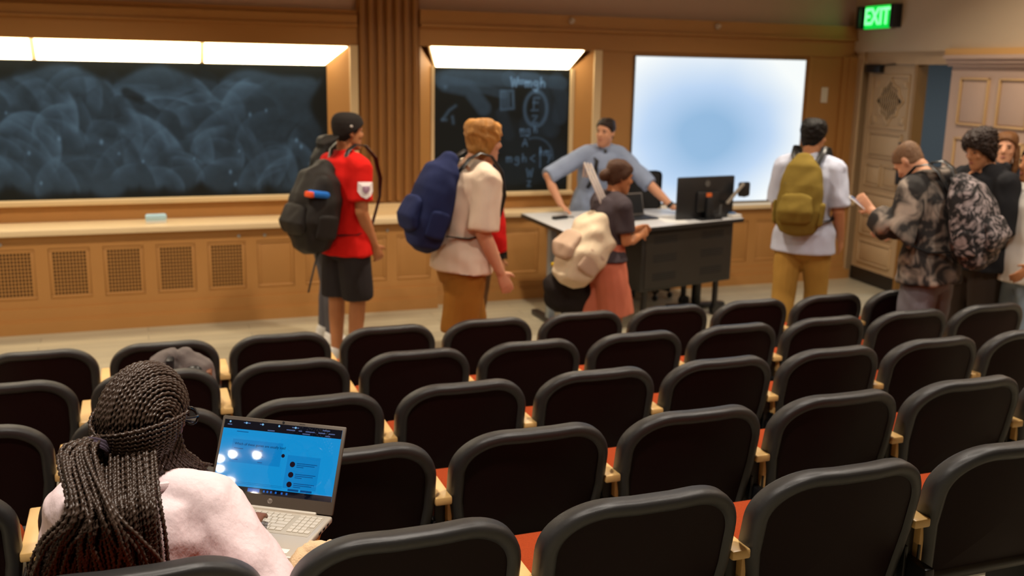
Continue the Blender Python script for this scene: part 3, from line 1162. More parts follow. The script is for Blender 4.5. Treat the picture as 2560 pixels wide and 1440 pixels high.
ar.matrix_parent_inverse = seatA.matrix_world.inverted()

M_SILV = mat('warm_silver', lin(205, 195, 180), .38, metal=.35, bump=.02, bscale=600)
M_KEY = mat('silver_keycap', lin(208, 199, 184), .45, metal=.1)
M_BEZ = mat('bezel_grey', lin(82, 72, 62), .5, metal=.2)
LT = empty('laptop', label='open silver laptop with a blue screen on the wooden writing tablet', cat='laptop')
LT.matrix_world = MLAP @ Matrix.Translation((-.179, -.118, -.0205))
W2, D2 = .179, .118
base = MB().cbox(-W2, W2, -D2, D2, 0, .0185, .006, seg=3).build('base', M_SILV, LT, True)
# keyboard: key well and keys
MB().box(-.165, .165, -.010, .098, .0187, .0192).build('key_well', mat('key_well', lin(178, 169, 154), .5), base)
kcache = {}


def key(x0, x1, y0, y1):
    wd, dp = round(x1 - x0 - .0022, 4), round(y1 - y0 - .0022, 4)
    if (wd, dp) not in kcache:
        me = MB().cbox(-wd / 2, wd / 2, -dp / 2, dp / 2, 0, .0022, .0008, seg=1).mesh('key')
        me.materials.append(M_KEY)
        kcache[(wd, dp)] = me
    o = link('key', kcache[(wd, dp)], base)
    o.location = ((x0 + x1) / 2, (y0 + y1) / 2, .0192)


U = .0172
rows_ = [(.088, .098, [1] * 14), (.071, .088, [1] * 13 + [1.6]), (.054, .071, [1.5] + [1] * 12 + [1.1]), (.037, .054, [1.7] + [1] * 11 + [1.9]),
         (.020, .037, [2.2] + [1] * 10 + [2.4]), (.003, .020, [1.3, 1, 1, 1, 5.2, 1, 1, 1, 1, 1.1])]
for y0, y1, ws in rows_:
    x = -.163
    for w_ in ws:
        key(x, x + w_ * U, y0, y1)
        x += w_ * U
    x = .100
    for k in range(4):
        if y1 < .09 and k == 3 and abs(y0 - .020) < 1e-6:
            continue
        key(x, x + .0156, y0 if not (k == 3 and abs(y0 - .003) < 1e-6) else y0, y1)
        x += .0156
MB().box(-.052, .052, -.105, -.022, .0186, .0190).build('touchpad', mat('touchpad', lin(196, 187, 172), .3, metal=.2), base)
st = MB().box(.092, .122, -.100, -.078, .0186, .0192).build('blue_sticker', mat('blue_sticker', lin(20, 70, 170), .4), base)
tag(st, 'blue sticker with white lettering')
o = link('sticker_lettering', text_mesh('CORE', .009, .0002, .0002), st, mat('white_print', (.85, .85, .85), .5))
o.location = (.107, -.089, .0195)
tag(MB().box(.126, .152, -.102, -.082, .0186, .0192).build('white_sticker', mat('white_sticker', lin(240, 232, 220), .5), base), 'white sticker')
b = MB()
for x, wd in ((.06, .012), (.035, .014), (.085, .010)):
    b.box(W2 - .0015, W2 + .0006, x - wd / 2, x + wd / 2, .006, .012)
b.build('ports', M_DARKM, base)
MB().cbox(-.135, .135, D2 - .010, D2 + .003, .013, .024, .004).build('hinge_bar', mat('hinge_bar', lin(225, 216, 200), .3, metal=.3), LT, True)

LID = empty('lid')
LID.parent = LT
LID.location = (0, D2 - .001, .0195)
LID.rotation_euler = (R(-27.5), 0, 0)
MB().cbox(-W2, W2, -.002, .007, .0, .232, .004, seg=2).build('lid_shell', M_BEZ, LID, True)
M_UI = {}


def ui(name, col, e):
    if name not in M_UI:
        M_UI[name] = mat('ui_' + name, tuple(c * .02 for c in col), .02, spec=.5, emit=col, estr=e)
        if name != 'blue':
            M_UI[name].cycles.emission_sampling = 'NONE'
    return M_UI[name]


SX, SZ0, SZ1 = .170, .034, .222
disp = MB().box(-SX, SX, -.0026, -.002, SZ0, SZ1).build('display', ui('blue', lin(22, 146, 214), .80), LID)


def quads(name, rects, m, depth=-.0030):
    b = MB()
    for x0, x1, z0, z1 in rects:
        X = lambda q: -SX + 2 * SX * q
        Zf = lambda q: SZ1 - (SZ1 - SZ0) * q
        b.add([(X(x0), depth, Zf(z1)), (X(x1), depth, Zf(z1)), (X(x1), depth, Zf(z0)), (X(x0), depth, Zf(z0))], [(0, 1, 2, 3)])
    return tag(b.build(name, m, disp), kind='stuff')


quads('browser_bar', [(0, 1, 0, .125)], ui('dark', lin(14, 16, 26), .8), -.0028)
quads('task_bar', [(0, 1, .925, 1)], ui('dark', lin(14, 16, 26), .8), -.0028)
quads('page_card', [(.10, .53, .27, .60), (.585, .86, .42, .88)], ui('card', lin(16, 130, 200), .80), -.0028)
rects = []
r_ = random.Random(3)
for z in (.03, .07, .105):
    x = .03
    while x < .93:
        wd = r_.uniform(.02, .08)
        if r_.random() < .45:
            rects.append((x, x + wd, z - .006, z + .006))
        x += wd + .03
quads('tab_titles', rects, ui('grey', lin(90, 110, 160), .8))
rects = [(.12, .22, .155, .165), (.12, .20, .395, .405), (.12, .15, .47, .48), (.12, .17, .555, .565), (.34, .37, .40, .41), (.34, .38, .485, .495), (.34, .38, .565, .575),
         (.05, .58, .865, .868), (.05, .58, .885, .888)]
for z in (.52, .67, .80):
    rects += [(.67, .84, z, z + .010), (.67, .82, z + .025, z + .035), (.67, .73, z + .05, z + .06)]
rects += [(.63, .72, .885, .915), (.735, .83, .885, .915)]
quads('page_text', rects, ui('navy', lin(10, 78, 140), .7))
quads('task_icons', [(.30, .40, .935, .985), (.43, .445, .945, .975), (.46, .475, .945, .975), (.49, .505, .945, .975), (.53, .545, .945, .975), (.58, .595, .945, .975), (.62, .635, .945, .975)], ui('icon', lin(30, 100, 190), .8))
b = MB()
for qx, qz in ((.635, .545), (.635, .69), (.635, .825), (.545, .44)):
    b.lathe([(.0075 if qx > .6 else .005, 0), (.0075 if qx > .6 else .005, .0003)], 16, Matrix.Translation((-SX + 2 * SX * qx, -.0028, SZ1 - (SZ1 - SZ0) * qz)) @ Matrix.Rotation(PI / 2, 4, 'X'))
tag(b.build('avatars', ui('avatar', lin(30, 20, 34), .7), disp), kind='stuff')
b = MB()
for i in range(5):
    b.lathe([(.0028, 0), (.0028, .0002)], 10, Matrix.Translation((-SX + 2 * SX * (.05 + .14 * i), -.0030, SZ1 - (SZ1 - SZ0) * .03)) @ Matrix.Rotation(PI / 2, 4, 'X'))
tag(b.build('favicons', ui('pale', lin(120, 180, 220), .9), disp), kind='stuff')
o = link('question_text', text_mesh('Which of these games are usually lost?', .0095, .0001, .0001, 'LEFT'), disp, ui('ink', lin(8, 60, 110), .6))
o.rotation_euler = (PI / 2, 0, 0)
o.location = (-SX + 2 * SX * .12, -.0031, SZ1 - (SZ1 - SZ0) * .335)
MB().lathe([(.0035, 0), (.0035, .0006), (.002, .0008)], 14, Matrix.Translation((0, -.0021, .227)) @ Matrix.Rotation(PI / 2, 4, 'X')).build('webcam', M_BLACK, LID, True)
MB().cbox(-.062, -.046, -.0026, -.001, .2262, .2275, .0004).build('speaker_slot', M_BLACK, LID)
MB().cbox(.046, .062, -.0026, -.001, .2262, .2275, .0004).build('speaker_slot', M_BLACK, LID)
lg = MB().lathe([(.0068, 0), (.0068, .0006)], 20, Matrix.Translation((0, -.0021, .019)) @ Matrix.Rotation(PI / 2, 4, 'X')).build('logo_disc', mat('logo_silver', lin(170, 160, 150), .3, metal=.5), LID)
o = link('logo_lettering', text_mesh('hp', .0115, .0001, .0002), lg, M_BEZ)
o.rotation_euler = (PI / 2, 0, 0)
o.location = (0, -.0030, .0195)

# ---------------------------------------------------------------- lecturer desk
DZ = .90
DK = empty('lecturer_desk', (4.2, 7.9, 0), label='lecturer desk with white top, black edge and black cabinet on castors', cat='desk')
DX, DY = 4.2, 7.9
top = [(3.21, 8.38), (3.18, 7.16), (5.08, 7.66), (5.10, 8.38)]
top = [(x - DX, y - DY) for x, y in top]
M_DTOP = mat('desk_white_laminate', lin(206, 208, 212), .35)
MB().prism([(x * .995, y * .995) for x, y in top], DZ - .004, DZ).build('top_surface', M_DTOP, DK)
MB().prism(top, DZ - .035, DZ - .0045).build('top_edge', M_BLACK, DK)
# cabinet along the front edge
fd = Vector((5.08 - 3.18, 7.66 - 7.16)).normalized()
ang = math.atan2(fd.y, fd.x)
MC = Matrix.Translation((3.18 - DX, 7.16 - DY, 0)) @ Matrix.Rotation(ang, 4, 'Z')
M_CABB = mat('black_cabinet', (0.011, 0.009, 0.008), .5)
cabn = MB().cbox(.80, 1.90, .06, .62, .33, DZ - .036, .008, MC).build('cabinet', M_CABB, DK, True)
for k, (a, c) in enumerate(((.93, 1.2), (1.5, 1.77))):
    for z in (.74, .58, .42):
        for j in range(4):
            MB().box(a, c, .052, .062, z + j * .018, z + j * .018 + .008, MC).build('vent_slot', mat('vent_black', (.003, .003, .003), .8), cabn)
MB().cbox(.84, 1.86, .054, .061, .36, DZ - .07, .003, MC).build('front_panel', mat('black_panel', (.014, .011, .009), .45), cabn)
for x, y in ((.92, .14), (1.8, .14), (.92, .54), (1.8, .54)):
    MB().cbox(x - .02, x + .02, y - .02, y + .02, .09, .335, .004, MC).build('caster_stem', M_BLACK, DK)
for x, y in ((.92, .14), (1.8, .14), (.92, .54), (1.8, .54)):
    b = MB()
    for s in (-.018, .018):
        b.lathe([(.02, -.009), (.05, -.009), (.05, .009), (.02, .009)], 16, MC @ Matrix.Translation((x + .01, y + s, .05)) @ Matrix.Rotation(PI / 2, 4, 'X'))
    b.build('caster', M_BLACK, DK, True)
# lifting column at the left end with its foot
b = MB()
b.cbox(3.30 - DX - .03, 3.30 - DX + .03, 7.86 - DY - .04, 7.86 - DY + .04, .05, DZ - .035, .006)
b.build('leg_column', mat('grey_metal', lin(150, 160, 170), .4, .5), DK, True)
MB().cbox(3.30 - DX - .035, 3.30 - DX + .035, 7.50 - DY, 8.22 - DY, .0, .05, .01).build('leg_foot', M_BLACK, DK, True)
b = MB()
b.cbox(4.85 - DX - .03, 4.85 - DX + .03, 8.02 - DY - .04, 8.02 - DY + .04, .05, .335, .006)
b.build('leg_column', M_BLACK, DK, True)
MB().cbox(4.85 - DX - .3, 4.85 - DX + .3, 7.98 - DY, 8.06 - DY, .0, .05, .01).build('leg_foot', M_BLACK, DK, True)

# monitor, seen from behind
MN = empty('desk_monitor', (4.70, 7.72, DZ), R(8), label='black monitor seen from behind on the lecturer desk, with an orange sticker', cat='monitor')
MB().cbox(-.31, .31, -.025, .015, .0, .375, .010).build('housing', M_BLACK, MN, True)
MB().cbox(-.12, .12, -.055, -.02, .06, .25, .02).build('rear_bulge', M_BLACK, MN, True)
MB().cbox(-.035, .035, -.085, -.05, .0, .2, .006).build('stand_neck', M_DARKM, MN, True)
MB().cbox(-.12, .12, -.12, .06, 0, .012, .005).build('stand_base', M_DARKM, MN, True)
MB().lathe([(.028, 0), (.028, .003), (.02, .003), (.02, .001)], 20, Matrix.Translation((.0, -.026, .315)) @ Matrix.Rotation(PI / 2, 4, 'X')).build('logo_ring', mat('grey_logo', lin(80, 78, 76), .4), MN)
tag(MB().cbox(-.03, .03, -.059, -.054, .17, .235, .004).build('orange_sticker', mat('orange_print', lin(200, 96, 40), .5), MN), 'orange sticker')
tag(MB().cbox(.0, .04, -.059, -.054, .11, .15, .004).build('tan_sticker', mat('tan_print', lin(170, 140, 100), .5), MN), 'tan sticker')
MB().tube([(-.02, -.04, .02), (.02, -.11, -.005 + .01), (.10, -.10, .03), (.14, -.06, .12)], .008, 6).build('cable', M_BLACK, MN)
# document camera on its arm
DC = empty('document_camera', (4.98, 7.80, DZ), R(8), label='grey document camera arm with a round black head beside the monitor', cat='camera')
MB().cbox(-.07, .07, -.06, .06, 0, .02, .008).build('foot', M_DARKM, DC, True)
MB().tube([(0, 0, .02), (-.02, -.05, .12), (-.10, -.13, .15)], .012, 8).build('lower_arm', M_DARKM, DC, True)
MB().cbox(-.125, .125, -.012, .012, -.013, .013, .005, Matrix.Translation((-.03, -.14, .225)) @ Matrix.Rotation(R(-44), 4, 'Y')).build('upper_arm', mat('arm_grey', lin(150, 142, 132), .4, .3), DC, True)
b = MB()
b.lathe([(.024, -.012), (.05, -.012), (.05, .012), (.024, .012), (.024, -.012)], 20, Matrix.Translation((.085, -.12, .235)) @ Matrix.Rotation(PI / 2, 4, 'X'))
b.build('camera_head', M_BLACK, DC, True)
MB().cbox(.02, .15, -.135, -.105, .19, .32, .02).build('lamp_head', M_BLACK, DC, True)
# laptop, papers, phone on the desk
DL = empty('desk_laptop', (4.12, 7.86, DZ), R(12), label='small dark laptop standing open in the middle of the lecturer desk', cat='laptop')
MB().cbox(-.15, .15, -.11, .10, 0, .016, .005).build('base', M_DARKM, DL, True)
MB().cbox(-.15, .15, -.004, .004, 0, .20, .004, Matrix.Translation((0, .10, .012)) @ Matrix.Rotation(R(-14), 4, 'X')).build('lid', mat('laptop_grey', lin(120, 112, 106), .4, .4), DL, True)
MB().box(-.14, .14, -.0055, -.004, .015, .19, Matrix.Translation((0, .10, .012)) @ Matrix.Rotation(R(-14), 4, 'X')).build('screen', M_BLACK, DL)
for i, (x, y, a) in enumerate(((4.42, 7.80, 20), (4.36, 7.70, -8), (3.86, 7.84, 35))):
    tag(MB().box(-.105, .105, -.148, .148, 0, .0015 + i * .0008, Matrix.Translation((x, y, DZ + .0005)) @ Matrix.Rotation(R(a), 4, 'Z')).build('paper_sheet', mat('white_paper', lin(232, 232, 230), .7)),
        ['white paper sheet nearest the monitor on the desk', 'white paper sheet in front of the monitor on the desk', 'white paper sheet left of the desk laptop'][i], 'paper', 'papers on the desk')
o = empty('desk_microphone', (3.42, 7.98, DZ), R(20), label='small black gadget lying at the left end of the desk', cat='gadget')
MB().cbox(-.08, .08, -.025, .025, 0, .03, .01).build('body', M_BLACK, o, True)
MB().tube([(.07, 0, .015), (.12, .03, .006), (.16, -.01, .006)], .006, 6).build('cord', M_BLACK, o)
o = empty('tape_dispenser', (5.0, 7.74, DZ), R(14), label='pale notepad with a blue top at the right end of the desk', cat='notepad')
MB().cbox(-.05, .07, -.06, .06, 0, .03, .008).build('pad', mat('pale_pad', lin(200, 196, 188), .6), o, True)
MB().cbox(-.04, .03, -.03, .06, .03, .045, .006).build('blue_top', mat('blue_pad', lin(90, 120, 160), .5), o, True)
o.name = 'notepad'

# office chair behind the desk
OC = empty('office_chair', (4.66, 8.58, 0), R(185), label='black office chair standing behind the lecturer desk', cat='chair')
M_OCH = mat('black_mesh_fabric', (.008, .008, .009), .8)
MB().cbox(-.21, .21, -.24, -.19, .62, 1.215, .05, seg=3).build('backrest', M_OCH, OC, True)
MB().cbox(-.23, .23, -.2, .2, .46, .53, .03, seg=3).build('seat', M_OCH, OC, True)
MB().tube([(0, 0, .47), (0, 0, .1)], .028, 10).build('gas_column', M_DARKM, OC, True)
MB().cbox(-.03, .03, -.25, -.1, .44, .66, .01).build('back_bar', M_BLACK, OC, True)
for k in range(5):
    a = 2 * PI * k / 5
    MB().tube([(0, 0, .11), (.2 * math.cos(a), .2 * math.sin(a), .075)], .018, 8).build('base_spoke', M_BLACK, OC, True)
    MB().ball((.2 * math.cos(a), .2 * math.sin(a), .03), .03, 10).build('caster', M_BLACK, OC, True)

# ---------------------------------------------------------------- grey bag on a seat of the second row
BG = empty('grey_bag', (.15, 4.60, .085 + .47), R(-6), label='grey and black bag lying on a seat, behind the braided head', cat='bag')
b = MB()
b.loft([(-.11, 0, .0), (-.115, .0, .18), (-.10, 0, .30), (-.06, 0, .335)], [(.07, .10), (.07, .10), (.06, .08), (.03, .05)], side=(1, 0, 0), n=14)
b.loft([(.0, .0, .0), (.02, .0, .17), (.02, 0, .28), (.0, 0, .315)], [(.12, .11), (.12, .11), (.10, .08), (.05, .05)], side=(1, 0, 0), n=14)
me = remesh(b, .008, 3, wav(5, 60, .004))
link('bag_body', me, BG, mat('grey_canvas', lin(112, 102, 98), .85, vary=.2, vscale=30, bump=.3, bscale=200))
MB().cbox(-.075, -.045, -.11, .11, .0, .337, .006).build('black_strap', M_BLACK, BG, True)
MB().ball((.04, -.07, .275), (.035, .03, .022), 12).build('black_patch', M_BLACK, BG, True)
MB().cbox(.09, .115, -.095, .06, .05, .27, .008).build('brown_edge', mat('brown_leather', lin(120, 70, 40), .6), BG, True)

# ---------------------------------------------------------------- people
HEAD_SL = [(-.118, .022, .026, .066), (-.108, .034, .040, .056), (-.090, .046, .060, .038), (-.062, .058, .078, .018), (-.030, .064, .088, .008), (.0, .068, .094, .003),
           (.03, .072, .098, -.002), (.06, .072, .096, -.006), (.085, .066, .086, -.008), (.103, .052, .068, -.010), (.115, .032, .043, -.011), (.120, .012, .016, -.011)]


def head_loft(mb, M, grow=0.0, n=20, zs=1.0):
    vs, fs = [], []
    for z, w_, d, yc in HEAD_SL:
        for k in range(n):
            a = 2 * PI * k / n
            vs.append(M @ Vector(((w_ + grow) * math.cos(a), yc + (d + grow) * math.sin(a), (z + (grow if z > 0 else -grow) * min(1, abs(z) / .1)) * zs)))
    m = len(HEAD_SL)
    for i in range(m - 1):
        for k in range(n):
            fs.append((i * n + k, i * n + (k + 1) % n, (i + 1) * n + (k + 1) % n, (i + 1) * n + k))
    fs.append(tuple(range(n - 1, -1, -1)))
    fs.append(tuple((m - 1) * n + k for k in range(n)))
    mb.add(vs, fs)


def head_features(mb, M):
    mb.loft([M @ Vector(q) for q in ((0, .088, .032), (0, .100, .008), (0, .113, -.016), (0, .102, -.028))], [(.007, .008), (.009, .010), (.014, .012), (.013, .008)], side=M.to_3x3() @ Vector((1, 0, 0)), n=8)
    for s in (-1, 1):
        mb.ball((0, 0, 0), 1, 10, M @ Matrix.Translation((s * .073, -.008, .0)) @ Matrix.Rotation(s * .25, 4, 'Z') @ Matrix.Diagonal((.010, .020, .031, 1)))
        mb.ball((0, 0, 0), 1, 10, M @ Matrix.Translation((s * .030, .082, .030)) @ Matrix.Diagonal((.026, .012, .008, 1)))
        mb.ball((0, 0, 0), 1, 10, M @ Matrix.Translation((s * .040, .070, -.018)) @ Matrix.Diagonal((.022, .016, .02, 1)))
    mb.ball((0, 0, 0), 1, 10, M @ Matrix.Translation((0, .088, -.058)) @ Matrix.Diagonal((.022, .012, .013, 1)))
    mb.ball((0, 0, 0), 1, 10, M @ Matrix.Translation((0, .085, -.098)) @ Matrix.Diagonal((.02, .014, .014, 1)))


def hand(mb, wr, d, nrm, thumb_side, s=1.0, curl=.35):
    """palm, four fingers of unequal length and a thumb; d along the hand, nrm out of the palm"""
    d = Vector(d).normalized()
    nrm = Vector(nrm)
    nrm = (nrm - d * nrm.dot(d)).normalized()
    x = d.cross(nrm)
    wr = Vector(wr)
    mb.loft([wr - d * .01, wr + d * .03 * s, wr + d * .07 * s, wr + d * .095 * s], [(.024 * s, .018 * s), (.034 * s, .017 * s), (.041 * s, .015 * s), (.038 * s, .012 * s)], side=x, n=10)
    for i, L in enumerate((.066, .076, .070, .054)):
        off = (i - 1.5) * .0215 * s * thumb_side * -1
        p0 = wr + d * .088 * s + x * off
        d1 = (d * math.cos(curl * .5) + nrm * math.sin(curl * .5))
        d2 = (d * math.cos(curl * 1.5) + nrm * math.sin(curl * 1.5))
        p1 = p0 + d1 * L * .5 * s
        p2 = p1 + d2 * L * .5 * s
        mb.loft([p0, p1, p2], [.0092 * s, .0088 * s, .0075 * s], side=x, n=8)
    p0 = wr + d * .025 * s + x * (.026 * s * thumb_side)
    p1 = p0 + (d * .6 + x * thumb_side * .8).normalized() * .035 * s
    p2 = p1 + (d * .85 + x * thumb_side * .3 + nrm * .35).normalized() * .032 * s
    mb.loft([p0, p1, p2], [.0125 * s, .0105 * s, .0085 * s], side=nrm, n=8)


def chain_cut(pts, rad, frac):
    """first part of a chain, frac in units of segments"""
    n = int(frac)
    out, ro = list(pts[:n + 1]), list(rad[:n + 1])
    f = frac - n
    if f > 1e-3 and n + 1 < len(pts):
        out.append(pts[n].lerp(pts[n + 1], f))
        ro.append(rad[n] * (1 - f) + rad[n + 1] * f)
    return out, ro


def hair_cap(M, grow, seed, freq, amp, planes, voxel=.007, zs=1.0, extra=None):
    b = MB()
    head_loft(b, Matrix.Identity(4), grow, 24, zs)
    bm = bmesh.new()
    for v in b.v:
        bm.verts.new(v)
    bm.verts.ensure_lookup_table()
    for f in b.f:
        bm.faces.new([bm.verts[i] for i in f])
    for co, no in planes:
        r_ = bmesh.ops.bisect_plane(bm, geom=bm.verts[:] + bm.edges[:] + bm.faces[:], plane_co=co, plane_no=no, clear_outer=True)
        eds = [e for e in r_['geom_cut'] if isinstance(e, bmesh.types.BMEdge)]
        bmesh.ops.contextual_create(bm, geom=eds)
    bm.verts.index_update()
    bm.faces.ensure_lookup_table()
    q = MB()
    q.add([v.co.copy() for v in bm.verts], [[v.index for v in f.verts] for f in bm.faces], M)
    bm.free()
    if extra:
        extra(q)
    return remesh(q, voxel, 2, wav(seed, freq, amp))


HAIRLINE = [(Vector((0, .082, .066)), Vector((0, .70, -.71)))]
SKINS = {'light': lin(206, 150, 118), 'tan': lin(176, 116, 76), 'olive': lin(188, 130, 92), 'brown': lin(120, 76, 52)}


class Fig:
    pass


def figure(label, loc, heading, H=1.75, pelvis=(0, 0, .945), up0=(0, 0, 1), up1=(0, .03, 1), twist=0, bw=1.0, armR=None, armL=None, legR=None, legL=None,
           neck=(0, .2, 1), head=(0, 0, 0), skin='light', shirt=None, trousers=None, hair=None, shoes=None, vox=.009, feet=True, handcurl=.4, seed=1, neck_len=.135):
    """arm: ('d', upper direction, forearm direction) or ('p', elbow, wrist[, hand direction, palm normal]); leg the same with knee and ankle"""
    F = Fig()
    s = H / 1.75
    F.s = s
    root = empty('person', loc, R(heading), label=label, cat='person')
    F.root = root
    V = lambda q: Vector(q)
    pel = V(pelvis) * s
    U0, U1 = V(up0).normalized(), V(up1).normalized()
    Rv = Matrix.Rotation(R(twist), 3, 'Z') @ Vector((1, 0, 0))
    Rv = (Rv - U1 * Rv.dot(U1)).normalized()
    Fv = U1.cross(Rv)
    Um = (U0 + U1).normalized()
    p1 = pel
    p0 = pel - U0 * .09 * s
    p2 = pel + U0 * .12 * s
    p3 = p2 + Um * .13 * s
    p4 = p3 + U1 * .13 * s
    p5 = p4 + U1 * .09 * s
    p6 = p5 + U1 * .05 * s
    F.sp = [p0, p1, p2, p3, p4, p5, p6]
    F.U1, F.R, F.F = U1, Rv, Fv
    w_ = [(.150, .105), (.165, .115), (.142, .102), (.152, .112), (.168, .118), (.150, .085), (.062, .058)]
    w_ = [(a * s * bw, c * s * bw) for a, c in w_]
    F.tw = w_
    # limbs
    F.arms, F.legs = {}, {}
    for sd, spec in ((1, armR), (-1, armL)):
        sh = p5 - U1 * .035 * s + Rv * (.178 * sd * s * bw)
        spec = spec or ('d', (.10 * sd, -.04, -1), (.04 * sd, .18, -1))
        hd = None
        pn = None
        if spec[0] == 'd':
            el = sh + V(spec[1]).normalized() * .285 * s
            wr = el + V(spec[2]).normalized() * .255 * s
        else:
            el, wr = V(spec[1]), V(spec[2])
        if len(spec) > 3:
            hd = V(spec[3])
            pn = V(spec[4])
        F.arms[sd] = (sh, el, wr, hd, pn)
    for sd, spec in ((1, legR), (-1, legL)):
        hp = pel + Vector((.088 * sd * s, 0, -.03 * s))
        spec = spec or ('d', (.02 * sd, .02, -1), (0.0, -.03, -1))
        if spec[0] == 'd':
            kn = hp + V(spec[1]).normalized() * .425 * s
            an = kn + V(spec[2]).normalized() * .415 * s
        else:
            kn, an = V(spec[1]), V(spec[2])
        F.legs[sd] = (hp, kn, an)
    hc = p6 + V(neck).normalized() * neck_len * s
    MH = Matrix.Translation(hc) @ Euler((R(head[0]), R(head[1]), R(head[2])), 'XYZ').to_matrix().to_4x4() @ Matrix.Scale(s ** .5 if s < 1.1 else 1.03, 4)
    F.MH = MH
    # body: one continuous surface
    b = MB()
    b.loft(F.sp, w_, side=Rv, n=16)
    nb = hc + MH.to_3x3() @ Vector((0, -.025, -.06))
    b.loft([p6 - U1 * .04 * s, p6 + (nb - p6) * .5, nb], [(.062 * s, .058 * s), (.054 * s, .054 * s), (.055 * s, .055 * s)], side=Rv, n=12)
    head_loft(b, MH, 0, 20)
    head_features(b, MH)
    ar = [.060, .047, .044, .041, .027]
    AP = {}
    for sd, (sh, el, wr, hd, pn) in F.arms.items():
        pts = [sh, sh.lerp(el, .5), el, el.lerp(wr, .35), wr]
        AP[sd] = (pts, [q * s * (bw * .5 + .5) for q in ar])
        b.loft(pts, AP[sd][1], side=Fv, n=12)
        b.loft([p6 - U1 * .015 * s + Rv * (.03 * sd * s), sh.lerp(p6, .45) + U1 * .004, sh], [.042 * s, .05 * s, .056 * s], side=Fv, n=12)
        d = hd if hd is not None else (wr - el).normalized()
        nr = pn if pn is not None else -Rv * sd + Fv * .2
        hand(b, wr, d, nr, thumb_side=(1 if (d.cross((nr - d * nr.dot(d)).normalized())).dot(Fv) > 0 else -1), s=s, curl=handcurl)
    lr = [.088, .075, .056, .056, .036]
    LP = {}
    for sd, (hp, kn, an) in F.legs.items():
        pts = [hp, hp.lerp(kn, .5), kn, kn.lerp(an, .32), an]
        LP[sd] = (pts, [q * s * (bw * .6 + .4) for q in lr])
        b.loft(pts, LP[sd][1], side=Rv, n=12)
        if feet:
            b.loft([an + Vector((0, -.03, -.035)) * s, an + Vector((0, .06, -.05)) * s, an + Vector((.01 * sd, .16, -.062)) * s], [(.035 * s, .03 * s), (.042 * s, .028 * s), (.036 * s, .016 * s)], side=(1, 0, 0), n=10)
    F.AP, F.LP = AP, LP
    sk = SKINS[skin]
    m = mat('skin_' + skin, sk, .55, vary=.08, vscale=25, bump=.03, bscale=300, spec=.35)
    F.skin = m
    F.body = link('body', remesh(b, vox, 3), root, m)
    # face details
    eyes = mat('eye_dark', (.012, .008, .006), .2)
    brow = mat('brow_dark', (.02, .012, .008), .8)
    for sd in (-1, 1):
        MB().ball((0, 0, 0), 1, 8, MH @ Matrix.Translation((sd * .031, .0865, .014)) @ Matrix.Diagonal((.012, .006, .006, 1))).build('eye', eyes, root, True)
        MB().ball((0, 0, 0), 1, 8, MH @ Matrix.Translation((sd * .031, .093, .034)) @ Matrix.Rotation(sd * -.1, 4, 'Y') @ Matrix.Diagonal((.019, .005, .004, 1))).build('eyebrow', brow, root, True)
    MB().ball((0, 0, 0), 1, 8, MH @ Matrix.Translation((0, .098, -.056)) @ Matrix.Diagonal((.021, .006, .005, 1))).build('mouth', mat('lip', lin(150, 80, 70), .5), root, True)
    # clothes
    if shirt:
        sm, sleeve, hem = shirt['m'], shirt.get('sleeve', .6), shirt.get('hem', .12)
        inf = shirt.get('inf', .018)
        b = MB()
        tinf = (trousers or {}).get('inf', .02)
        hw = ((.186 + tinf * .8) * s * (bw * .5 + .5) + .014, (.118 + tinf) * s * (bw * .5 + .5) + .016)
        tp = [p0 - U0 * hem * s] + F.sp[:-1] + [p5 + U1 * .028 * s]
        tw = [(hw[0] + .008, hw[1] + .008), hw] + [(a + inf, c + inf) for a, c in w_[1:-1]] + [(.092 * s, .072 * s)]
        tw[2] = (max(tw[2][0], hw[0] * .97), max(tw[2][1], hw[1] * .97))
        if hem < 0:
            tp, tw = tp[2:], tw[2:]
        b.loft(tp, tw, side=Rv, n=18, round_ends=(False, True))
        for sd, (pts, rad) in AP.items():
            f = sleeve if not isinstance(sleeve, dict) else sleeve[sd]
            q, r_ = chain_cut(pts, rad, f * 2)
            r_ = [x_ + inf * (1.0 if i else .75) + shirt.get('flare', .006) * i / len(r_) for i, x_ in enumerate(r_)]
            sh_ = q[0]
            b.loft([p6 - U1 * .025 * s + Rv * (.045 * sd * s), sh_.lerp(p6, .45) + U1 * .002, sh_], [.042 * s + inf * .6, .05 * s + inf * .8, .056 * s + inf], side=Fv, n=14)
            b.loft([q[0] - Rv * sd * .05] + q, [r_[0] * .9] + r_, side=Fv, n=14, round_ends=(True, False))
        if shirt.get('hood'):
            hb = p6 - Fv * .05 * s
            b.loft([hb - Rv * .10 + Fv * .05 - U1 * .0, hb - Rv * .07 - Fv * .045, hb - Fv * .075 - U1 * .02, hb + Rv * .07 - Fv * .045, hb + Rv * .10 + Fv * .05], [.035, .045, .055, .045, .035], side=U1, n=10)
        F.shirt = link(shirt.get('name', 'shirt'), remesh(b, shirt.get('vox', .011), shirt.get('sm', 5), wav(seed + 3, shirt.get('wf', 34), shirt.get('wa', .005), (1, 1, .6))), root, sm)
        if shirt.get('collar'):
            b = MB()
            pts = [p5 + U1 * .045 * s + Rv * (.075 * math.cos(a)) + Fv * (.062 * math.sin(a) + .012) + U1 * (-.02 * math.sin(a)) for a in np.linspace(-PI * 1.42, PI * .42, 18)]
            b.loft(pts, [(.022, .006)] * 18, side=U1, n=8)
            b.build('collar', shirt['collar'], root, True)
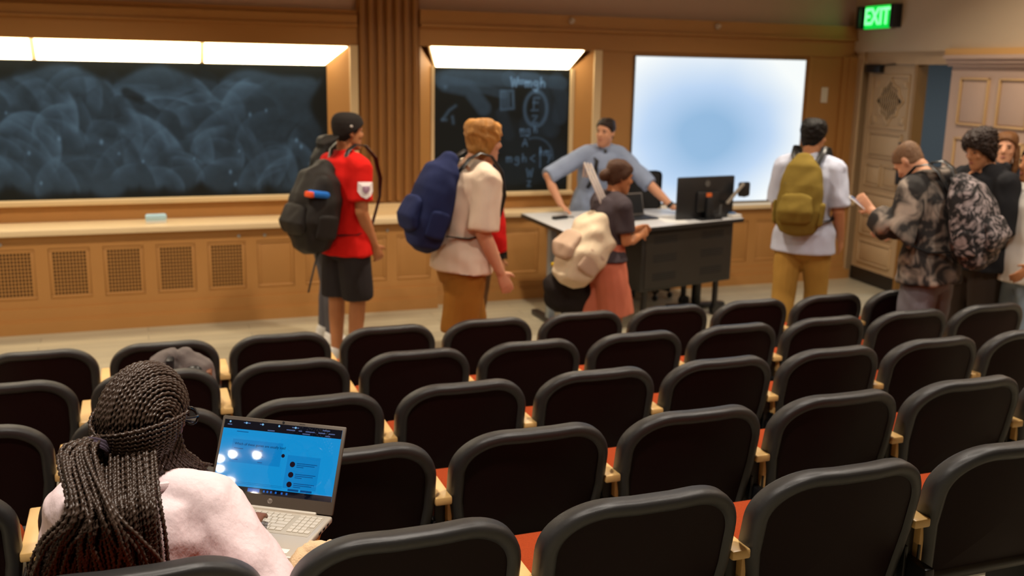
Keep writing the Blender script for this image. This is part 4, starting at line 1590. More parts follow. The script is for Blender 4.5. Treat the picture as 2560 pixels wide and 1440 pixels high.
    if trousers:
        tm, fr = trousers['m'], trousers.get('frac', 1.0)
        inf = trousers.get('inf', .02)
        b = MB()
        b.loft([p0, p1, p2 - U0 * .02 * s], [(a + inf * .8, c + inf * .8) for a, c in w_[:3]], side=(1, 0, 0), n=16)
        for sd, (pts, rad) in LP.items():
            q, r_ = chain_cut(pts, rad, fr * 4)
            r_ = [x_ + inf * .8 + trousers.get('flare', .01) * i / max(1, len(r_) - 1) for i, x_ in enumerate(r_)]
            if fr > .95:
                r_[-1] = max(r_[-1], trousers.get('cuff', .062) * s)
            b.loft(q, r_, side=Rv, n=14, round_ends=(True, False))
        F.trousers = link(trousers.get('name', 'trousers'), remesh(b, .011, 4, wav(seed + 9, 30, trousers.get('wa', .005), (1, 1, .5))), root, tm)
    if shoes:
        for sd, (hp, kn, an) in F.legs.items():
            b = MB()
            b.loft([an + Vector((0, -.045, -.045)) * s, an + Vector((0, .02, -.045)) * s, an + Vector((.006 * sd, .09, -.052)) * s, an + Vector((.012 * sd, .165, -.062)) * s], [(.04, .044), (.046, .044), (.05, .036), (.04, .026)], side=(1, 0, 0), n=12)
            b.loft([an + Vector((0, -.02, -.03)) * s, an + Vector((0, -.01, .02)) * s], [(.045, .05), (.046, .048)], side=(1, 0, 0), n=12)
            o = link('shoe', remesh(b, .010, 2), root, shoes)
            b = MB()
            b.loft([an + Vector((0, -.085, -.085)) * s, an + Vector((0, .02, -.085)) * s, an + Vector((.012 * sd, .20, -.085)) * s], [(.042, .012), (.05, .012), (.044, .012)], side=(1, 0, 0), n=10, round_ends=False)
            link('sole', b.mesh('sole', True), o, mat('sole_white', lin(220, 218, 212), .7))
    if hair:
        st = hair.get('style', 'short')
        hm = hair['m']
        pl = hair.get('planes', HAIRLINE)
        gr, fq, am = {'short': (.010, 90, .004), 'curly': (.026, 120, .011), 'fluffy': (.022, 60, .009), 'long': (.014, 50, .005), 'buzz': (.005, 120, .0015)}[st]
        ex = None
        if hair.get('extra'):
            ex = lambda q: hair['extra'](q, MH)
        F.hair = link('hair', hair_cap(MH, hair.get('grow', gr), seed, fq, am, pl, hair.get('vox', .007), extra=ex), root, hm)
    return F


def back_frame(F, off=.125, rise=.02, tilt=0):
    """matrix for a backpack on a figure's back, in world space"""
    bpy.context.view_layer.update()
    z = F.U1
    x = -F.R
    y = -F.F
    o = F.sp[1] + z * rise * F.s - F.F * (off * F.s)
    M = Matrix(((x.x, y.x, z.x, o.x), (x.y, y.y, z.y, o.y), (x.z, y.z, z.z, o.z), (0, 0, 0, 1)))
    return F.root.matrix_world @ M @ Matrix.Rotation(R(tilt), 4, 'X')


def backpack(label, M, wd, dp, ht, m, mp=None, strap=None, seed=1, pocket=True, sag=0.0, straps=True, noise_amp=.008, side_pockets=True, F=None):
    root = empty('backpack', label=label, cat='backpack')
    root.matrix_world = M
    mp = mp or m
    strap = strap or M_BLACK
    b = MB()
    h = wd / 2
    b.loft([(0, dp * .48, .02), (0, dp * .52, ht * .25), (0, dp * .5, ht * .6), (0, dp * .42, ht * .88), (0, dp * .34, ht)], [(h * .92, dp * .46), (h * (1 + sag), dp * .52), (h * .97, dp * .5), (h * .78, dp * .40), (h * .45, dp * .24)], side=(1, 0, 0), n=20, power=2.8)
    link('main_compartment', remesh(b, .011, 3, wav(seed, 26, noise_amp)), root, m)
    if pocket:
        b = MB()
        b.loft([(0, dp * .98, .05), (0, dp * 1.06, ht * .22), (0, dp * 1.0, ht * .44)], [(h * .72, .03), (h * .78, .045), (h * .66, .03)], side=(1, 0, 0), n=16, power=2.8)
        link('front_pocket', remesh(b, .010, 3, wav(seed + 5, 40, .004)), root, mp)
    if side_pockets:
        for s in (-1, 1):
            b = MB()
            b.loft([(s * h * .95, dp * .5, .03), (s * h * 1.02, dp * .5, ht * .35)], [(.02, dp * .3), (.02, dp * .28)], side=(1, 0, 0), n=12)
            link('side_pocket', remesh(b, .012, 2), root, mp)
    b = MB()
    b.tube([(-.04, dp * .2, ht * .97), (-.035, dp * .12, ht * 1.06), (.035, dp * .12, ht * 1.06), (.04, dp * .2, ht * .97)], .008, 8)
    b.build('haul_loop', strap, root, True)
    z1 = .86 * ht
    b = MB()
    b.cbox(-h * .6, h * .6, dp * .75, dp * .93, z1 * .72, z1 * .74, .004)
    b.build('zip', strap, root)
    if straps:
        for s in (-1, 1):
            b = MB()
            bpy.context.view_layer.update()
            zs = (root.matrix_world.inverted() @ (F.root.matrix_world @ F.sp[5])).z + .095 * F.s
            pts = [(s * .07, .03, ht * .9), (s * .10, -.005, zs - .03), (s * .105, -.06, zs + .022), (s * .11, -.14, zs + .022), (s * .115, -.235, zs - .05), (s * .12, -.298, zs - .19),
                   (s * .15, -.29, zs - .32), (s * .20, -.21, .13), (s * .205, -.09, .07), (s * .14, .03, .05)]
            b.loft(pts, [(.026, .007)] * 6 + [(.016, .005)] * 4, side=(1, 0, 0), n=8)
            b.build('shoulder_strap', strap, root, True)
    return root

def cloth(name, rgb, vary=.08, vs=18, bump=.25, bs=260, rough=.85):
    return mat(name, lin(*rgb), rough, vary=vary, vscale=vs, bump=bump, bscale=bs, spec=.15)


def hairm(name, rgb):
    return mat(name, lin(*rgb), .5, vary=.35, vscale=60, bump=.6, bscale=160, spec=.3, stretch=(1, 1, .35))


# --- man in the red jersey with a backward cap
F1 = figure('person in red jersey, dark shorts and backward black cap, carrying a black backpack', (1.37, 7.1, 0), -66, 1.87, up1=(0, .02, 1), head=(-2, 0, -8),
            armR=('d', (.10, -.06, -1), (-.05, .42, -.9)), armL=('d', (-.10, .02, -1), (.10, .40, -.9)),
            legR=('d', (.02, .06, -1), (0, -.10, -1)), legL=('d', (-.02, -.03, -1), (0, -.02, -1)), skin='tan', seed=11,
            shirt=dict(m=cloth('red_jersey', (214, 30, 24), .06), sleeve=.75, hem=.06, inf=.024, flare=.02, name='jersey'),
            trousers=dict(m=cloth('charcoal_shorts', (48, 44, 46)), frac=.50, flare=.028, inf=.03, name='shorts'),
            hair=dict(m=hairm('black_hair', (13, 10, 9)), style='short'), shoes=cloth('white_shoe', (215, 212, 208)), handcurl=.9)
M_CAP = cloth('black_cap', (42, 38, 36), .05, bump=.15)
capm = hair_cap(F1.MH, .020, 1, 10, .0005, [(Vector((0, .085, .055)), Vector((0, .45, -.89)))], .007)
cap = link('cap', capm, F1.root, M_CAP)
b = MB()
b.loft([F1.MH @ Vector(q) for q in ((0, -.10, -.02), (0, -.145, -.045), (0, -.19, -.075))], [(.075, .006), (.072, .006), (.045, .005)], side=F1.R, n=14)
link('cap_brim', b.mesh('cap_brim', True), cap, M_CAP)
b = MB()
b.ball((0, 0, 0), 1, 10, F1.MH @ Matrix.Translation((.080, -.02, .05)) @ Matrix.Diagonal((.016, .014, .013, 1)))
b.build('cap_badge', cloth('badge_white', (205, 200, 195)), cap, True)
# white crest on the sleeve and number on the chest
sh, el = F1.arms[1][0], F1.arms[1][1]
ax = (el - sh).normalized()
c = sh.lerp(el, .48)
out = Vector((.92, -.25, .1))
out = (out - ax * out.dot(ax)).normalized()
sx = ax.cross(out)
shield = [(-.034, .045), (.034, .045), (.036, -.01), (.022, -.04), (0, -.056), (-.022, -.04), (-.036, -.01)]


def crest(scale, lift, name, m):
    b = MB()
    rr = .064
    vs = []
    for u, v in shield:
        aa = u * scale / rr
        vs.append(c - ax * (v * scale) + out * ((rr + lift) * math.cos(aa)) + sx * ((rr + lift) * math.sin(aa)))
    vs.append(c + out * (rr + lift + .002))
    b.add(vs, [(i, (i + 1) % 7, 7) for i in range(7)])
    return b.build(name, m, F1.shirt)


crest(1.15, .030, 'sleeve_crest', cloth('crest_white', (222, 214, 214), .03))
crest(.5, .034, 'crest_emblem', cloth('crest_grey', (150, 120, 140), .03))
p = F1.sp[3] + F1.F * (.15 * F1.s) + F1.R * .05
o = link('chest_lettering', text_mesh('MU', .11, .001, .002), F1.shirt, MATS['crest_white'])
o.matrix_local = Matrix.Translation(p + F1.F * .006 - F1.R * .03) @ Matrix.Rotation(PI, 4, 'Z') @ Matrix.Rotation(PI / 2, 4, 'X')
BP1 = backpack('black backpack with a blue bottle sleeve on the red jersey wearer', back_frame(F1, .135, -.05, 8), .38, .30, .49, cloth('black_nylon', (40, 37, 35), .15, bump=.2, rough=.55), seed=3, sag=.08, noise_amp=.014, F=F1)
tag(MB().cbox(-.215, -.10, .17, .30, .30, .345, .02).build('blue_cloth', cloth('bright_blue', (40, 110, 200)), BP1, True), 'blue cloth poking out')
MB().cbox(-.20, -.12, .29, .325, .295, .335, .01).build('orange_tab', cloth('orange_tab', (230, 90, 50)), BP1, True)
b = MB().loft([(-.10, .12, .03), (-.11, .16, -.12), (-.12, .19, -.28), (-.12, .2, -.36)], [(.012, .003)] * 4, n=6)
b.build('hanging_strap', M_BLACK, BP1, True)

# --- woman beyond him, mostly hidden
F2 = figure('person with long black hair and grey leggings half hidden behind the red jersey', (1.36, 7.8, 0), -70, 1.66, head=(-4, 0, 0), skin='olive', seed=23,
            legR=('d', (.02, -.06, -1), (0, -.02, -1)), legL=('d', (-.02, .12, -1), (0, -.12, -1)),
            shirt=dict(m=cloth('black_top', (30, 28, 30)), sleeve=1.9, hem=.04, name='top'), trousers=dict(m=cloth('grey_leggings', (86, 84, 90)), frac=.98, inf=.012, flare=0, cuff=.05, name='leggings'),
            hair=dict(m=MATS['black_hair'], style='long', extra=lambda q, M: q.loft([M @ Vector(v) for v in ((0, -.07, .02), (0, -.11, -.06), (0, -.13, -.18), (0, -.15, -.30), (0, -.16, -.36))], [(.07, .04), (.075, .04), (.075, .035), (.06, .03), (.03, .02)], n=12)),
            shoes=MATS['white_shoe'])

# --- man in the white T-shirt
F3 = figure('person striding in cream T-shirt and brown shorts with blond hair and navy backpack', (1.90, 6.0, 0), -82, 1.92, pelvis=(0, 0, .93), up0=(0, .06, 1), up1=(0, .18, 1), neck=(0, .5, 1), head=(-4, 0, -4), bw=1.12,
            armR=('d', (.10, -.12, -1), (-.02, .45, -.9)), armL=('d', (-.12, .25, -1), (-.05, .6, -.8)),
            legR=('d', (.02, -.14, -1), (0, -.42, -.9)), legL=('d', (-.02, .26, -1), (0, -.02, -1)), skin='light', seed=31,
            shirt=dict(m=cloth('cream_tshirt', (226, 204, 182), .04), sleeve=.95, hem=.004, inf=.030, flare=.03, wa=.008, name='t_shirt'),
            trousers=dict(m=cloth('brown_shorts', (146, 96, 34), .1), frac=.50, flare=.03, inf=.03, name='shorts'),
            hair=dict(m=hairm('blond_hair', (176, 122, 58)), style='fluffy', planes=[(Vector((0, .098, .05)), Vector((0, .80, -.60)))], extra=lambda q, M: q.ball((0, 0, 0), 1, 12, M @ Matrix.Translation((0, .05, .095)) @ Matrix.Diagonal((.07, .065, .035, 1)))),
            shoes=MATS['white_shoe'])
BP3 = backpack('navy blue backpack on the person in the cream T-shirt', back_frame(F3, .155, .05, 6), .34, .24, .50, cloth('navy_canvas', (36, 44, 82), .15), seed=9, sag=.05, F=F3)

# --- person in the red track jacket behind him
F4 = figure('person in red track jacket with black cuffs, half hidden behind the cream T-shirt', (2.30, 6.95, 0), -76, 1.70, up1=(0, .08, 1), head=(-6, 0, 0), skin='olive', seed=41,
            armR=('d', (.12, .12, -1), (.02, .12, -1)), armL=('d', (-.12, -.1, -1), (0, .3, -1)),
            legR=('d', (.02, -.1, -1), (0, -.2, -1)), legL=('d', (-.02, .15, -1), (0, 0, -1)),
            shirt=dict(m=cloth('red_track_jacket', (196, 26, 24), .06), sleeve=1.85, hem=.03, inf=.024, name='track_jacket'),
            trousers=dict(m=cloth('brown_trousers', (96, 66, 40)), frac=1.0), hair=dict(m=MATS['black_hair'], style='fluffy'), shoes=M_BLACK)
sh, el, wr = F4.arms[1][0], F4.arms[1][1], F4.arms[1][2]
b = MB()
out = Vector((.6, .75, 0))
for k in (-.012, .006):
    b.loft([sh + out * .072 + F4.R * k, el + out * .062 + F4.R * k, wr + out * .052 + F4.R * k], [(.006, .004)] * 3, n=6)
b.build('sleeve_stripe', M_BLACK, F4.shirt, True)
MB().loft([wr.lerp(el, .15), wr], [.053, .045], n=12, round_ends=False).build('cuff', M_BLACK, F4.shirt, True)

# --- the lecturer leaning over the desk
LX, LY = 4.04, 8.60


def pl(x, y, z):
    return (-(x - LX), -(y - LY), z)


F5 = figure('person in light blue shirt leaning over the desk with both arms spread', (LX, LY, 0), 180, 1.82, pelvis=(0, -.03, .93), up0=(0, .22, 1), up1=(.02, .38, 1), neck=(-.05, .30, 1), head=(-4, -4, -52), bw=1.06,
            armR=('p', pl(3.47, 8.42, 1.22), pl(3.56, 8.30, .985), (-.35, .2, -.35), (0, 0, -1)),
            armL=('p', pl(4.42, 8.22, 1.145), pl(4.585, 8.08, .955), (-.75, .5, -.28), (0, 0, -1)), skin='light', seed=51, handcurl=.25,
            shirt=dict(m=cloth('light_blue_shirt', (142, 156, 184), .05), sleeve=1.0, hem=.03, inf=.026, flare=.012, collar=cloth('light_blue_collar', (140, 154, 182), .05), wa=.007),
            trousers=dict(m=cloth('dark_trousers', (40, 42, 52)), frac=1.0), hair=dict(m=hairm('dark_brown_hair', (38, 26, 20)), style='short', grow=.009, planes=[(Vector((0, .080, .070)), Vector((0, .70, -.71)))]), shoes=M_BLACK)
b = MB()
q = F5.sp[5]
b.loft([q + F5.R * .10 - F5.F * .10, q + F5.R * .105 + F5.U1 * .055, q + F5.R * .09 + F5.F * .12 - F5.U1 * .03, q + F5.R * .10 + F5.F * .155 - F5.U1 * .16, q + F5.R * .14 + F5.F * .13 - F5.U1 * .30], [(.022, .006)] * 5, side=F5.R, n=8)
b.build('shoulder_strap', M_BLACK, F5.root, True)
MB().ball((0, 0, 0), 1, 10, Matrix.Translation(F5.sp[6] + F5.F * .062 - F5.U1 * .02) @ Matrix.Diagonal((.035, .02, .03, 1))).build('undershirt', M_BLACK, F5.root, True)
w5 = F5.arms[-1][2]
e5 = F5.arms[-1][1]
MB().loft([w5.lerp(e5, .06), w5.lerp(e5, .16)], [.037, .037], n=14, round_ends=False).build('wristwatch', M_BLACK, F5.root, True)
stub = hair_cap(F5.MH, .003, 5, 200, .0008, [(Vector((0, 0, -.045)), Vector((0, -.2, 1))), (Vector((0, .02, 0)), Vector((0, -1, 0)))], .006)
link('beard_stubble', stub, F5.root, mat('stubble', lin(184, 130, 102), .8))

# --- student with dark grey top and salmon shorts
F6 = figure('person in dark grey top and salmon wide shorts walking past the desk', (3.10, 6.4, 0), -84, 1.57, pelvis=(0, 0, .955), up1=(0, .16, 1), neck=(0, .4, 1), head=(-10, 0, -6), skin='tan', seed=61,
            armR=('d', (.1, .10, -1), (-.35, .6, .1)), armL=('d', (-.1, .2, -1), (.2, .7, .1)),
            legR=('d', (.02, .16, -1), (0, -.04, -1)), legL=('d', (-.02, -.1, -1), (0, -.3, -1)),
            shirt=dict(m=cloth('dark_grey_tee', (66, 58, 62), .08), sleeve=.7, hem=-1, inf=.026, name='t_shirt'),
            trousers=dict(m=cloth('salmon_cotton', (196, 112, 86), .08), frac=.50, inf=.045, flare=.045, name='shorts', wa=.008),
            hair=dict(m=hairm('brown_hair', (70, 44, 28)), style='long', extra=lambda q, M: q.ball((0, 0, 0), 1, 12, M @ Matrix.Translation((0, -.12, .0)) @ Matrix.Diagonal((.045, .045, .05, 1)))), shoes=MATS['white_shoe'])
BP6 = backpack('large cream backpack with pale striped straps on the salmon shorts wearer', back_frame(F6, .13, -.20, 26), .34, .30, .50, cloth('cream_canvas', (214, 196, 168), .08), mp=cloth('beige_canvas', (188, 162, 140), .08), seed=13, sag=.1, noise_amp=.016, straps=False, F=F6)
bpy.context.view_layer.update()
_i6 = BP6.matrix_world.inverted()
for k in range(3):
    d = Vector((.026 * k, .004 * k, -.004 * k))
    pts = [_i6 @ (Vector(q) + d) for q in ((3.045, 6.36, 1.24), (3.02, 6.36, 1.30), (2.955, 6.38, 1.44), (2.915, 6.40, 1.545), (2.93, 6.44, 1.44))]
    b = MB().loft(pts, [(.009, .003)] * 5, side=_i6.to_3x3() @ Vector((1, 0, 0)), n=6)
    b.build('striped_strap', cloth('white_webbing', (220, 212, 205)), BP6, True)
BK = empty('duffel_bag', (2.98, 6.52, .20), R(6), label='black duffel bag with a yellow stripe carried below the cream backpack', cat='bag')
b = MB()
b.loft([(-.20, 0, .40), (-.05, 0, .44), (.12, 0, .46), (.22, 0, .44)], [(.10, .16), (.13, .24), (.13, .24), (.10, .18)], side=(0, 1, 0), n=16, power=2.6)
link('bag_body', remesh(b, .012, 3, wav(77, 24, .012)), BK, cloth('black_canvas', (34, 28, 26), .2))
tag(MB().cbox(-.10, .14, -.142, .142, .585, .615, .006, Matrix.Rotation(R(-8), 4, 'Y')).build('yellow_stripe', cloth('yellow_webbing', (206, 170, 24)), BK, True), 'yellow stripe')
tag(MB().cbox(-.08, .14, -.140, .140, .535, .555, .006, Matrix.Rotation(R(-8), 4, 'Y')).build('olive_stripe', cloth('olive_webbing', (100, 88, 20)), BK, True), 'olive stripe')
MB().tube([(-.12, 0, .62), (-.02, 0, .80), (.14, 0, .90), (.22, 0, .78), (.2, 0, .62)], .012, 8).build('handle', M_BLACK, BK, True)
b = MB()
for k in range(2):
    b.loft([(-.1 + .22 * k, 0, .24), (-.1 + .22 * k, 0, .02)], [(.05, .08), (.05, .08)], side=(1, 0, 0), n=12)
link('lower_pocket', remesh(b, .014, 3), BK, MATS['black_canvas'])

# --- student with the olive backpack
F7 = figure('person in pale striped T-shirt and khaki trousers with an olive backpack', (4.72, 6.3, 0), -50, 1.88, up1=(0, .06, 1), head=(-4, 0, -22), skin='olive', seed=71,
            armR=('d', (.16, -.06, -1), (.0, .55, -.8)), armL=('d', (-.14, .1, -1), (0, .5, -.8)),
            legR=('d', (.02, .20, -1), (0, -.04, -1)), legL=('d', (-.02, -.12, -1), (0, -.22, -1)),
            shirt=dict(m=cloth('pale_blue_tee', (192, 198, 218), .05), sleeve=.9, hem=.06, inf=.028, flare=.028, name='t_shirt'),
            trousers=dict(m=cloth('khaki', (168, 128, 60), .08), frac=1.0, inf=.03, cuff=.085), hair=dict(m=MATS['black_hair'], style='short', grow=.016), shoes=M_BLACK)
BP7 = backpack('olive green backpack on the khaki trousers wearer', back_frame(F7, .14, .03, 4), .34, .2, .50, cloth('olive_canvas', (124, 104, 44), .12), seed=17, F=F7)

# --- person in the mottled hoodie, head bowed over a phone
F8 = figure('person in mottled grey and black hoodie looking down at a white phone', (4.73, 5.0, .085), 22, 1.80, pelvis=(0, 0, .925), up0=(0, .05, 1), up1=(-.06, .20, 1), neck=(.12, .95, .6), head=(-50, 0, -6), skin='light', bw=1.14, seed=81,
            armR=('d', (.16, .06, -1), (-.25, .9, -.15)), armL=('d', (-.36, .0, -1), (.12, .75, .5)),
            legR=('d', (.06, .02, -1), (.03, -.03, -1)), legL=('d', (-.06, .04, -1), (-.02, -.04, -1)),
            shirt=dict(m=None, sleeve=1.9, hem=.05, inf=.042, flare=.02, wa=.012, wf=26, name='hoodie', hood=True),
            trousers=dict(m=cloth('grey_jeans', (116, 112, 118), .15, 10), frac=1.0, inf=.035, cuff=.10, flare=.03, wa=.008), hair=dict(m=hairm('light_brown_hair', (120, 88, 62)), style='buzz'), shoes=M_BLACK)
# mottled bleach pattern
m = bpy.data.materials.new('bleach_mottled_cotton')
m.use_nodes = True
nt = m.node_tree
pb = nt.nodes['Principled BSDF']
pb.inputs['Roughness'].default_value = .9
tc = nt.nodes.new('ShaderNodeTexCoord')
nz = nt.nodes.new('ShaderNodeTexNoise')
nz.inputs['Scale'].default_value = 7
nz.inputs['Detail'].default_value = 2
nz.inputs['Distortion'].default_value = 1.2
rp = nt.nodes.new('ShaderNodeValToRGB')
rp.color_ramp.elements[0].position = .48
rp.color_ramp.elements[0].color = (*lin(38, 35, 34), 1)
rp.color_ramp.elements[1].position = .72
rp.color_ramp.elements[1].color = (*lin(168, 152, 138), 1)
nt.links.new(tc.outputs['Object'], nz.inputs['Vector'])
nt.links.new(nz.outputs['Fac'], rp.inputs[0])
nt.links.new(rp.outputs[0], pb.inputs['Base Color'])
F8.shirt.data.materials.append(m)
m2 = m.copy()
m2.name = 'camouflage_nylon'
m2.node_tree.nodes['Noise Texture'].inputs['Scale'].default_value = 13
m2.node_tree.nodes['Noise Texture'].inputs['Distortion'].default_value = 2.0
cr2 = m2.node_tree.nodes['Color Ramp'].color_ramp
cr2.elements[0].position = .46
cr2.elements[0].color = (*lin(30, 27, 28), 1)
cr2.elements[1].position = .62
cr2.elements[1].color = (*lin(160, 146, 146), 1)
BP8 = backpack('black and grey camouflage backpack on the mottled hoodie', back_frame(F8, .185, .0, 2), .37, .24, .47, m2, mp=m2, seed=19, sag=.06, noise_amp=.010, F=F8)
wr = F8.arms[-1][2]
ph = empty('phone', label='white phone held by the person in the mottled hoodie', cat='phone')
bpy.context.view_layer.update()
hp = F8.root.matrix_world @ (wr + Vector((.01, .10, .035)))
ph.matrix_world = Matrix.Translation(hp) @ Matrix.Rotation(R(40), 4, 'Z') @ Matrix.Rotation(R(35), 4, 'X')
MB().cbox(-.037, .037, -.075, .075, -.004, .004, .004).build('case', cloth('white_case', (235, 232, 228), .02, bump=0), ph, True)
MB().box(-.033, .033, -.07, .07, .004, .0045).build('screen', mat('phone_screen', (.02, .02, .03), .1, emit=(.5, .6, .8), estr=.3), ph)

# --- curly haired person in the black hoodie
F9 = figure('person with dark curly hair in a black hoodie looking down', (5.56, 5.42, 0), 84, 1.86, up1=(0, .06, 1), neck=(0, .5, 1), head=(-18, 0, 8), skin='olive', bw=1.12, seed=91,
            armR=('d', (.12, .05, -1), (-.2, .8, -.2)), armL=('d', (-.12, .05, -1), (.1, .85, -.2)),
            shirt=dict(m=cloth('black_hoodie', (34, 34, 37), .06), sleeve=1.9, hem=.05, inf=.036, wa=.008, name='hoodie', hood=True),
            trousers=dict(m=cloth('dark_brown_trousers', (58, 48, 42)), frac=1.0, inf=.03, cuff=.09), hair=dict(m=hairm('curly_dark_hair', (44, 30, 24)), style='curly', planes=[(Vector((0, .10, .055)), Vector((0, .72, -.69)))], vox=.006), shoes=M_BLACK)

# --- smiling face behind
F10 = figure('person with long brown hair smiling, half hidden behind the black hoodie', (6.25, 5.95, 0), 128, 1.80, head=(2, 0, 0), skin='light', seed=101,
             shirt=dict(m=cloth('slate_top', (44, 50, 58)), sleeve=1.9, hem=.04, name='sweater'), trousers=dict(m=cloth('light_grey_sweatpants', (150, 146, 140)), frac=1.0, inf=.035, cuff=.09),
             hair=dict(m=hairm('honey_brown_hair', (110, 72, 40)), style='long', extra=lambda q, M: [q.loft([M @ Vector(v) for v in ((s * .07, -.01, .03), (s * .082, .0, -.05), (s * .085, .01, -.14), (s * .07, .02, -.2))], [(.025, .045), (.026, .045), (.024, .04), (.014, .02)], n=10) for s in (-1, 1)]), shoes=MATS['white_shoe'])

# --- person cut off at the right edge
F11 = figure('person in white T-shirt and light jeans at the right edge, arm bent', (5.70, 5.14, 0), 84, 1.76, up1=(0, .0, 1), skin='tan', bw=1.1, seed=111,
             armL=('d', (-.20, -.04, -1), (-.05, .80, -.55)), armR=('d', (.12, 0, -1), (0, .8, -.3)),
             shirt=dict(m=cloth('white_tshirt', (226, 220, 212), .03), sleeve=.7, hem=.05, inf=.03, flare=.03, name='t_shirt'),
             trousers=dict(m=cloth('light_blue_jeans', (140, 154, 170), .15, 12), frac=1.0, inf=.03, cuff=.09, wa=.008), hair=dict(m=MATS['dark_brown_hair'], style='short'), shoes=MATS['white_shoe'])
wr, el = F11.arms[-1][2], F11.arms[-1][1]
MB().loft([wr.lerp(el, .05), wr.lerp(el, .09)], [.034, .035], n=14, round_ends=False).build('bracelet', M_STEEL, F11.root, True)

# ---------------------------------------------------------------- the seated student with braids
WL, WH = (-.035, 2.25, .402), -12
_iw = (Matrix.Translation(WL) @ Matrix.Rotation(R(WH), 4, 'Z')).inverted()


def lw(x, y, z):
    return tuple(_iw @ Vector((x, y, z)))


WS = 1.47 / 1.75
FW = figure('person with long dark braids in a pale pink T-shirt, seated at the laptop', WL, WH, 1.47, pelvis=(.0, .0, (.822 - .402) / WS), neck_len=.162, up0=(0, -.02, 1), up1=(0.02, .10, 1), neck=(.0, .22, 1), head=(-16, 0, -43), skin='brown', seed=121, bw=1.0, vox=.008,
            armR=('p', lw(.212, 2.13, 1.0), lw(.195, 2.335, 1.075), (.12, .9, -.05), (0, 0, -1)), armL=('p', lw(-.20, 2.36, 1.0), lw(-.06, 2.42, 1.02), (.6, .8, .0), (0, 0, -1)),
            legR=('p', lw(.09, 2.62, .84), lw(.10, 2.66, .49)), legL=('p', lw(-.16, 2.62, .84), lw(-.16, 2.66, .49)),
            shirt=dict(m=mat('pale_pink_cotton', lin(238, 216, 218), .95, vary=.05, vscale=60, bump=.9, bscale=13, spec=.05, stretch=(1.6, 1.6, .8)), sleeve=1.15, hem=.02, inf=.030, flare=.034, wa=.0065, wf=46, vox=.008, sm=8, name='t_shirt'),
            trousers=dict(m=cloth('dark_denim', (48, 52, 66)), frac=1.0, inf=.02, cuff=.07), shoes=MATS['white_shoe'])
M_BRAID = mat('braided_hair', lin(62, 47, 38), .38, vary=.3, vscale=40, spec=.45)
M_SCALP = mat('dark_scalp_hair', lin(30, 22, 18), .7)
MHW = FW.MH
link('scalp_hair', hair_cap(MHW, .001, 3, 40, .001, [(Vector((0, .080, .05)), Vector((0, .80, -.60)))], .007), FW.root, M_SCALP)

BR = 0.0040


class Braids:
    def __init__(s):
        s.v, s.f = [], []
        s.n = 0

    def add(s, pts, r_=BR, pitch=.015, n=6, step=.0028, amp=.28):
        """a two strand twist laid along a smooth path"""
        pts = np.array([tuple(q) for q in pts])
        # Catmull-Rom resample
        P = np.vstack([2 * pts[0] - pts[1], pts, 2 * pts[-1] - pts[-2]])
        out = []
        for i in range(1, len(P) - 2):
            t = np.linspace(0, 1, 12, endpoint=False)[:, None]
            a, b_, c, d = P[i - 1], P[i], P[i + 1], P[i + 2]
            out.append(.5 * ((2 * b_) + (-a + c) * t + (2 * a - 5 * b_ + 4 * c - d) * t ** 2 + (-a + 3 * b_ - 3 * c + d) * t ** 3))
        C = np.vstack(out + [P[-2][None]])
        L = np.concatenate([[0], np.cumsum(np.linalg.norm(np.diff(C, axis=0), axis=1))])
        m = max(8, int(L[-1] / step))
        ss = np.linspace(0, L[-1], m)
        C = np.stack([np.interp(ss, L, C[:, k]) for k in range(3)], -1)
        T = np.gradient(C, axis=0)
        T /= np.linalg.norm(T, axis=1)[:, None] + 1e-9
        ref = np.array([.3, -.8, .2])
        N = ref - (T @ ref)[:, None] * T
        N /= np.linalg.norm(N, axis=1)[:, None] + 1e-9
        B = np.cross(T, N)
        ph = s.n * 1.7
        ang = np.arange(n) * 2 * PI / n
        tw = 2 * PI * ss / pitch + ph
        taper = np.minimum(1, (L[-1] - ss) / .05 + .45)
        rr = r_ * (1 + amp * np.cos(2 * (ang[None] - tw[:, None]))) * taper[:, None]
        wob = .0011 * np.stack([np.cos(tw), np.sin(tw)], -1)
        V = C[:, None] + N[:, None] * (rr * np.cos(ang)[None] + wob[:, :1])[..., None] + B[:, None] * (rr * np.sin(ang)[None] + wob[:, 1:])[..., None]
        k = sum(len(q) for q in s.v)
        s.v.append(V.reshape(-1, 3))
        i = np.arange(m - 1)[:, None]
        j = np.arange(n)[None]
        F = np.stack([i * n + j, i * n + (j + 1) % n, (i + 1) * n + (j + 1) % n, (i + 1) * n + j], -1).reshape(-1, 4) + k
        s.f.append(F)
        s.n += 1

    def build(s, name, m, parent):
        V, F = np.vstack(s.v), np.vstack(s.f)
        me = bpy.data.meshes.new(name)
        me.vertices.add(len(V))
        me.vertices.foreach_set('co', V.ravel())
        me.loops.add(F.size)
        me.loops.foreach_set('vertex_index', F.ravel().astype(np.int32))
        me.polygons.add(len(F))
        me.polygons.foreach_set('loop_start', np.arange(0, F.size, 4, dtype=np.int32))
        me.update(calc_edges=True)
        me.shade_smooth()
        o = link(name, me, parent, m)
        o['kind'] = 'stuff'
        return o


HA, HB, HC_ = .086, .110, .131
rb = random.Random(5)


def skull(phi, theta, off=.0):
    """point over the skull: phi sideways (-90..90, right positive), theta from front (0) over the top (90) to the back (180)"""
    p_, t_ = R(phi), R(theta)
    return MHW @ Vector(((HA + off) * math.sin(p_), -.006 + (HB + off) * math.cos(p_) * math.cos(t_), .004 + (HC_ + off) * math.cos(p_) * math.sin(t_)))


TIE = skull(0, 205, .016)
inv = MHW.inverted()
